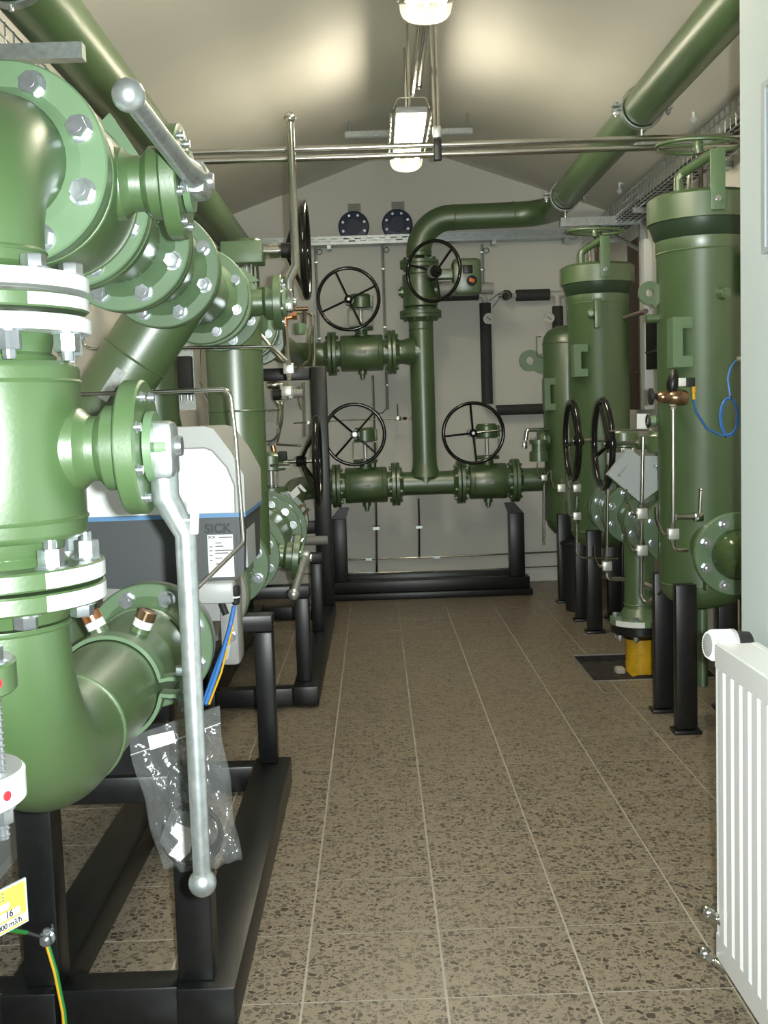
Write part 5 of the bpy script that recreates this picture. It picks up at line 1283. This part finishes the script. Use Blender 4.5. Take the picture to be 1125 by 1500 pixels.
line('impulse line dropping and bending below the farther needle valves', [(845, 765), (845, 812), (856, 817), (905, 818)], 6.2)
line('impulse line between the needle valves of the farther pair', [(845, 722), (845, 750)], 6.2, .006)
line('long impulse line dropping in front of the green valves', [(891, 700), (890, 760), (889, 822)], 5.35)
line('bright impulse line in front of the diamond control box', [(942, 640), (941, 700), (940, 744)], 4.85, .0085)
line('impulse line linking the two needle valves near the drop pipe', [(940, 760), (940, 798)], 4.85, .007)
line('impulse line hooking below the lower needle valve to the near tank', [(940, 814), (939, 872), (946, 884), (1.22, 4.70, .48+.06)], 4.85, .0075)
line('tall bright impulse line on the near filter tank', [(986, 592), (986, 680), (986, 772)], 4.30, .0085)
line('short horizontal impulse line beneath the near tank needle valve', [(986, 790), (986, 806), (1008, 806)], 4.30, .008)
line('short steel stub from the drop pipe to a needle valve', [(889, 838), (889, 848), (916, 848)], 5.35, .011)
line('thin steel rail above the diamond control box', [(893, 632), (905, 630), (955, 630), (1.22, 4.70, 1.235)], 5.0, .004, .01)
line('vertical steel tube left of the far tank bottom', [(797, 700), (797, 798)], 7.55, .008)
sr = thing('steel_fitting', 'steel union fitting on the side of the drop pipe', 'fitting', at(955, 862, 5.5))
MB().lathe(at(952, 860, 5.5), at(966, 866, 5.5)-at(952, 860, 5.5), [(-.04, .018), (.01, .018), (.012, .012), (.05, .012)], 12).build('union', STEEL, sr)
an = thing('angle_fitting', 'steel angle fitting on the left of the far tank', 'fitting', at(775, 640, 7.66))
MB().tube([at(803, 629, 7.66), at(772, 630, 7.66), at(770, 645, 7.66)], .014, 10, .02).build('elbow', STEEL, an); MB().box(at(769, 652, 7.66), (.03, .03, .05), None, .004).build('body', STEEL, an)
bv = thing('drain_valve', 'small steel ball valve with upright handle in front of the near tank', 'valve', at(1022, 757, 4.28))
MB().cyl(at(990, 757, 4.28), at(1030, 757, 4.28), .012, n=12).build('body', STEEL, bv); MB().box(at(1023, 757, 4.28), (.035, .035, .035), None, .004).build('block', STEEL, bv)
MB().tube([at(1025, 752, 4.27), at(1027, 718, 4.27)], .0065, 10).build('handle', STEEL, bv); MB().sphere(at(1027, 717, 4.27), .009, 12).build('knob', STEEL, bv)
# regulator on near tank
ry = 4.22
rg = thing('pressure_regulator', 'bronze pressure regulator with black knob on the near filter tank', 'regulator', at(985, 595, ry))
MB().lathe(at(962, 581, ry), at(1008, 583, ry)-at(962, 581, ry), [(0, .014), (.01, .022), (.03, .026), (.045, .022), (.055, .030), (.10, .032), (.118, .024)], 22).build('body', BRASS, rg)
MB().lathe(at(950, 581, ry), X1, [(0, .010), (.004, .032), (.014, .033), (.018, .012), (.04, .008)], 22).build('knob', RUBBER, rg)
MB().lathe(at(984, 572, ry), V(.15, 0, 1), [(0, .018), (.02, .024), (.045, .022), (.07, .014), (.08, .008)], 18).build('vent_cap', BLACK, rg)
MB().lathe(at(986, 588, ry), -Z1, [(0, .016), (.018, .016), (.02, .011), (.03, .011)], 6).build('nut', STEEL, rg)
MB().box(at(998, 560, ry), (.032, .03, .032), None, .003).build('plug_block', PLWHITE, rg); MB().box(at(1010, 560, ry), (.036, .032, .034), None, .003).build('coil', RUBBER, rg)
MB().lathe(at(1016, 566, ry), -Z1, [(0, .009), (.02, .009), (.021, .007), (.05, .006)], 10).build('cable_gland', YELLOWCAB, rg)
MB().cyl(V(at(986, 580, ry).x, ry, at(986, 580, ry).z), V(at(986, 580, ry).x+.05, 4.45, at(986, 580, ry).z), .015, n=12).build('mount', STEEL, rg)
bc = thing('blue_cable', 'blue cable with a tied coil hanging on the near filter tank', 'cable', at(1063, 638, 4.25))
MB().tube([at(1016, 585, 4.22), at(1021, 605, 4.24), at(1036, 628, 4.28), at(1056, 638, 4.31), at(1072, 636, 4.33), at(1082, 620, 4.345)], .0045, 8, .05, 5).build('lead', BLUECAB, bc)
MB().tube([at(1070, 583, 4.345), at(1066, 555, 4.345), at(1070, 538, 4.345), at(1079, 528, 4.345)], .0045, 8, .05, 5).build('tail', BLUECAB, bc)
for k in range(3):
    c = at(1067+k*1.2, 611, 4.33+.008*k); lp_ = []
    for i in range(29):
        q = 2*PI*i/28; lp_.append(c+V(.037*math.cos(q), .012*math.cos(q), .075*math.sin(q)))
    MB().tube(lp_, .0045, 8, caps=False).build('loop', BLUECAB, bc)
for px, py in ((1071, 583), (1063, 638)): MB().torus(at(px, py, 4.335), X1, .008, .002, 14, 6).build('cable_tie', RUBBER, bc)
MB().cyl(at(1078, 526, 4.36), at(1090, 526, 4.36), .012, n=10).build('gland', STEEL, bc)
# ---- right wall fittings
def wallbox(px0, py0, px1, py1, d, m_, name, label, cat, x=RW):
    a = atx(px0, (py0+py1)/2, x-d); b = atx(px1, (py0+py1)/2, x-d); c = (a.y+b.y)/2
    z1 = at((px0+px1)/2, py0, c).z; z0 = at((px0+px1)/2, py1, c).z
    t = thing(name, label, cat, (x-d/2, c, z0)); MB().box((x-d/2, c, (z0+z1)/2), (d, abs(a.y-b.y), z1-z0), None, .004).build('body', m_, t); return t, a, b, z0, z1
wallbox(920, 352, 935, 600, .06, BROWN, 'cable_riser', 'dark brown cable riser on the right wall behind the middle tank', 'cable duct')
wallbox(937, 352, 944, 600, .06, PLWHITE, 'cable_trunking', 'narrow white trunking on the right wall beside the brown riser', 'trunking')
tb, a, b, z0, z1 = wallbox(946, 470, 968, 540, .12, RUBBER, 'terminal_box', 'black terminal box on the right wall left of the near tank', 'box')
MB().bb(RW-.13, RW-.1205, min(a.y, b.y)+.02, max(a.y, b.y)-.02, z0+.10, z0+.11).build('lid_seam', CABGREY, tb)
tag(MB().tube([at(922, 545, 7.4), at(935, 548, 7.4), at(945, 540, 7.3)], .008, 8, .05).build('box_cable', BROWN), 'thin brown cable curving into the right wall terminal box', 'cable')
bp_ = thing('strut', 'brown strut between the near tank side nozzle and the right wall', 'strut', (1.3, 5.0, 1.69))
MB().tube([at(946, 456, 4.75), at(915, 466, 5.6)], .012, 8).build('rod', BROWN, bp_)
wl = thing('shelf_bracket', 'blue grey bracket fixed above the near tank on the right wall', 'bracket', (1.75, 5.9, 2.45))
MB().box(atx(950, 292, 1.76), (.14, .10, .03), None, .008).build('body', LIGHTBOX, wl); MB().bb(1.80, RW, 5.9, 6.0, 2.25, 2.5).build('plate', GALV, wl)
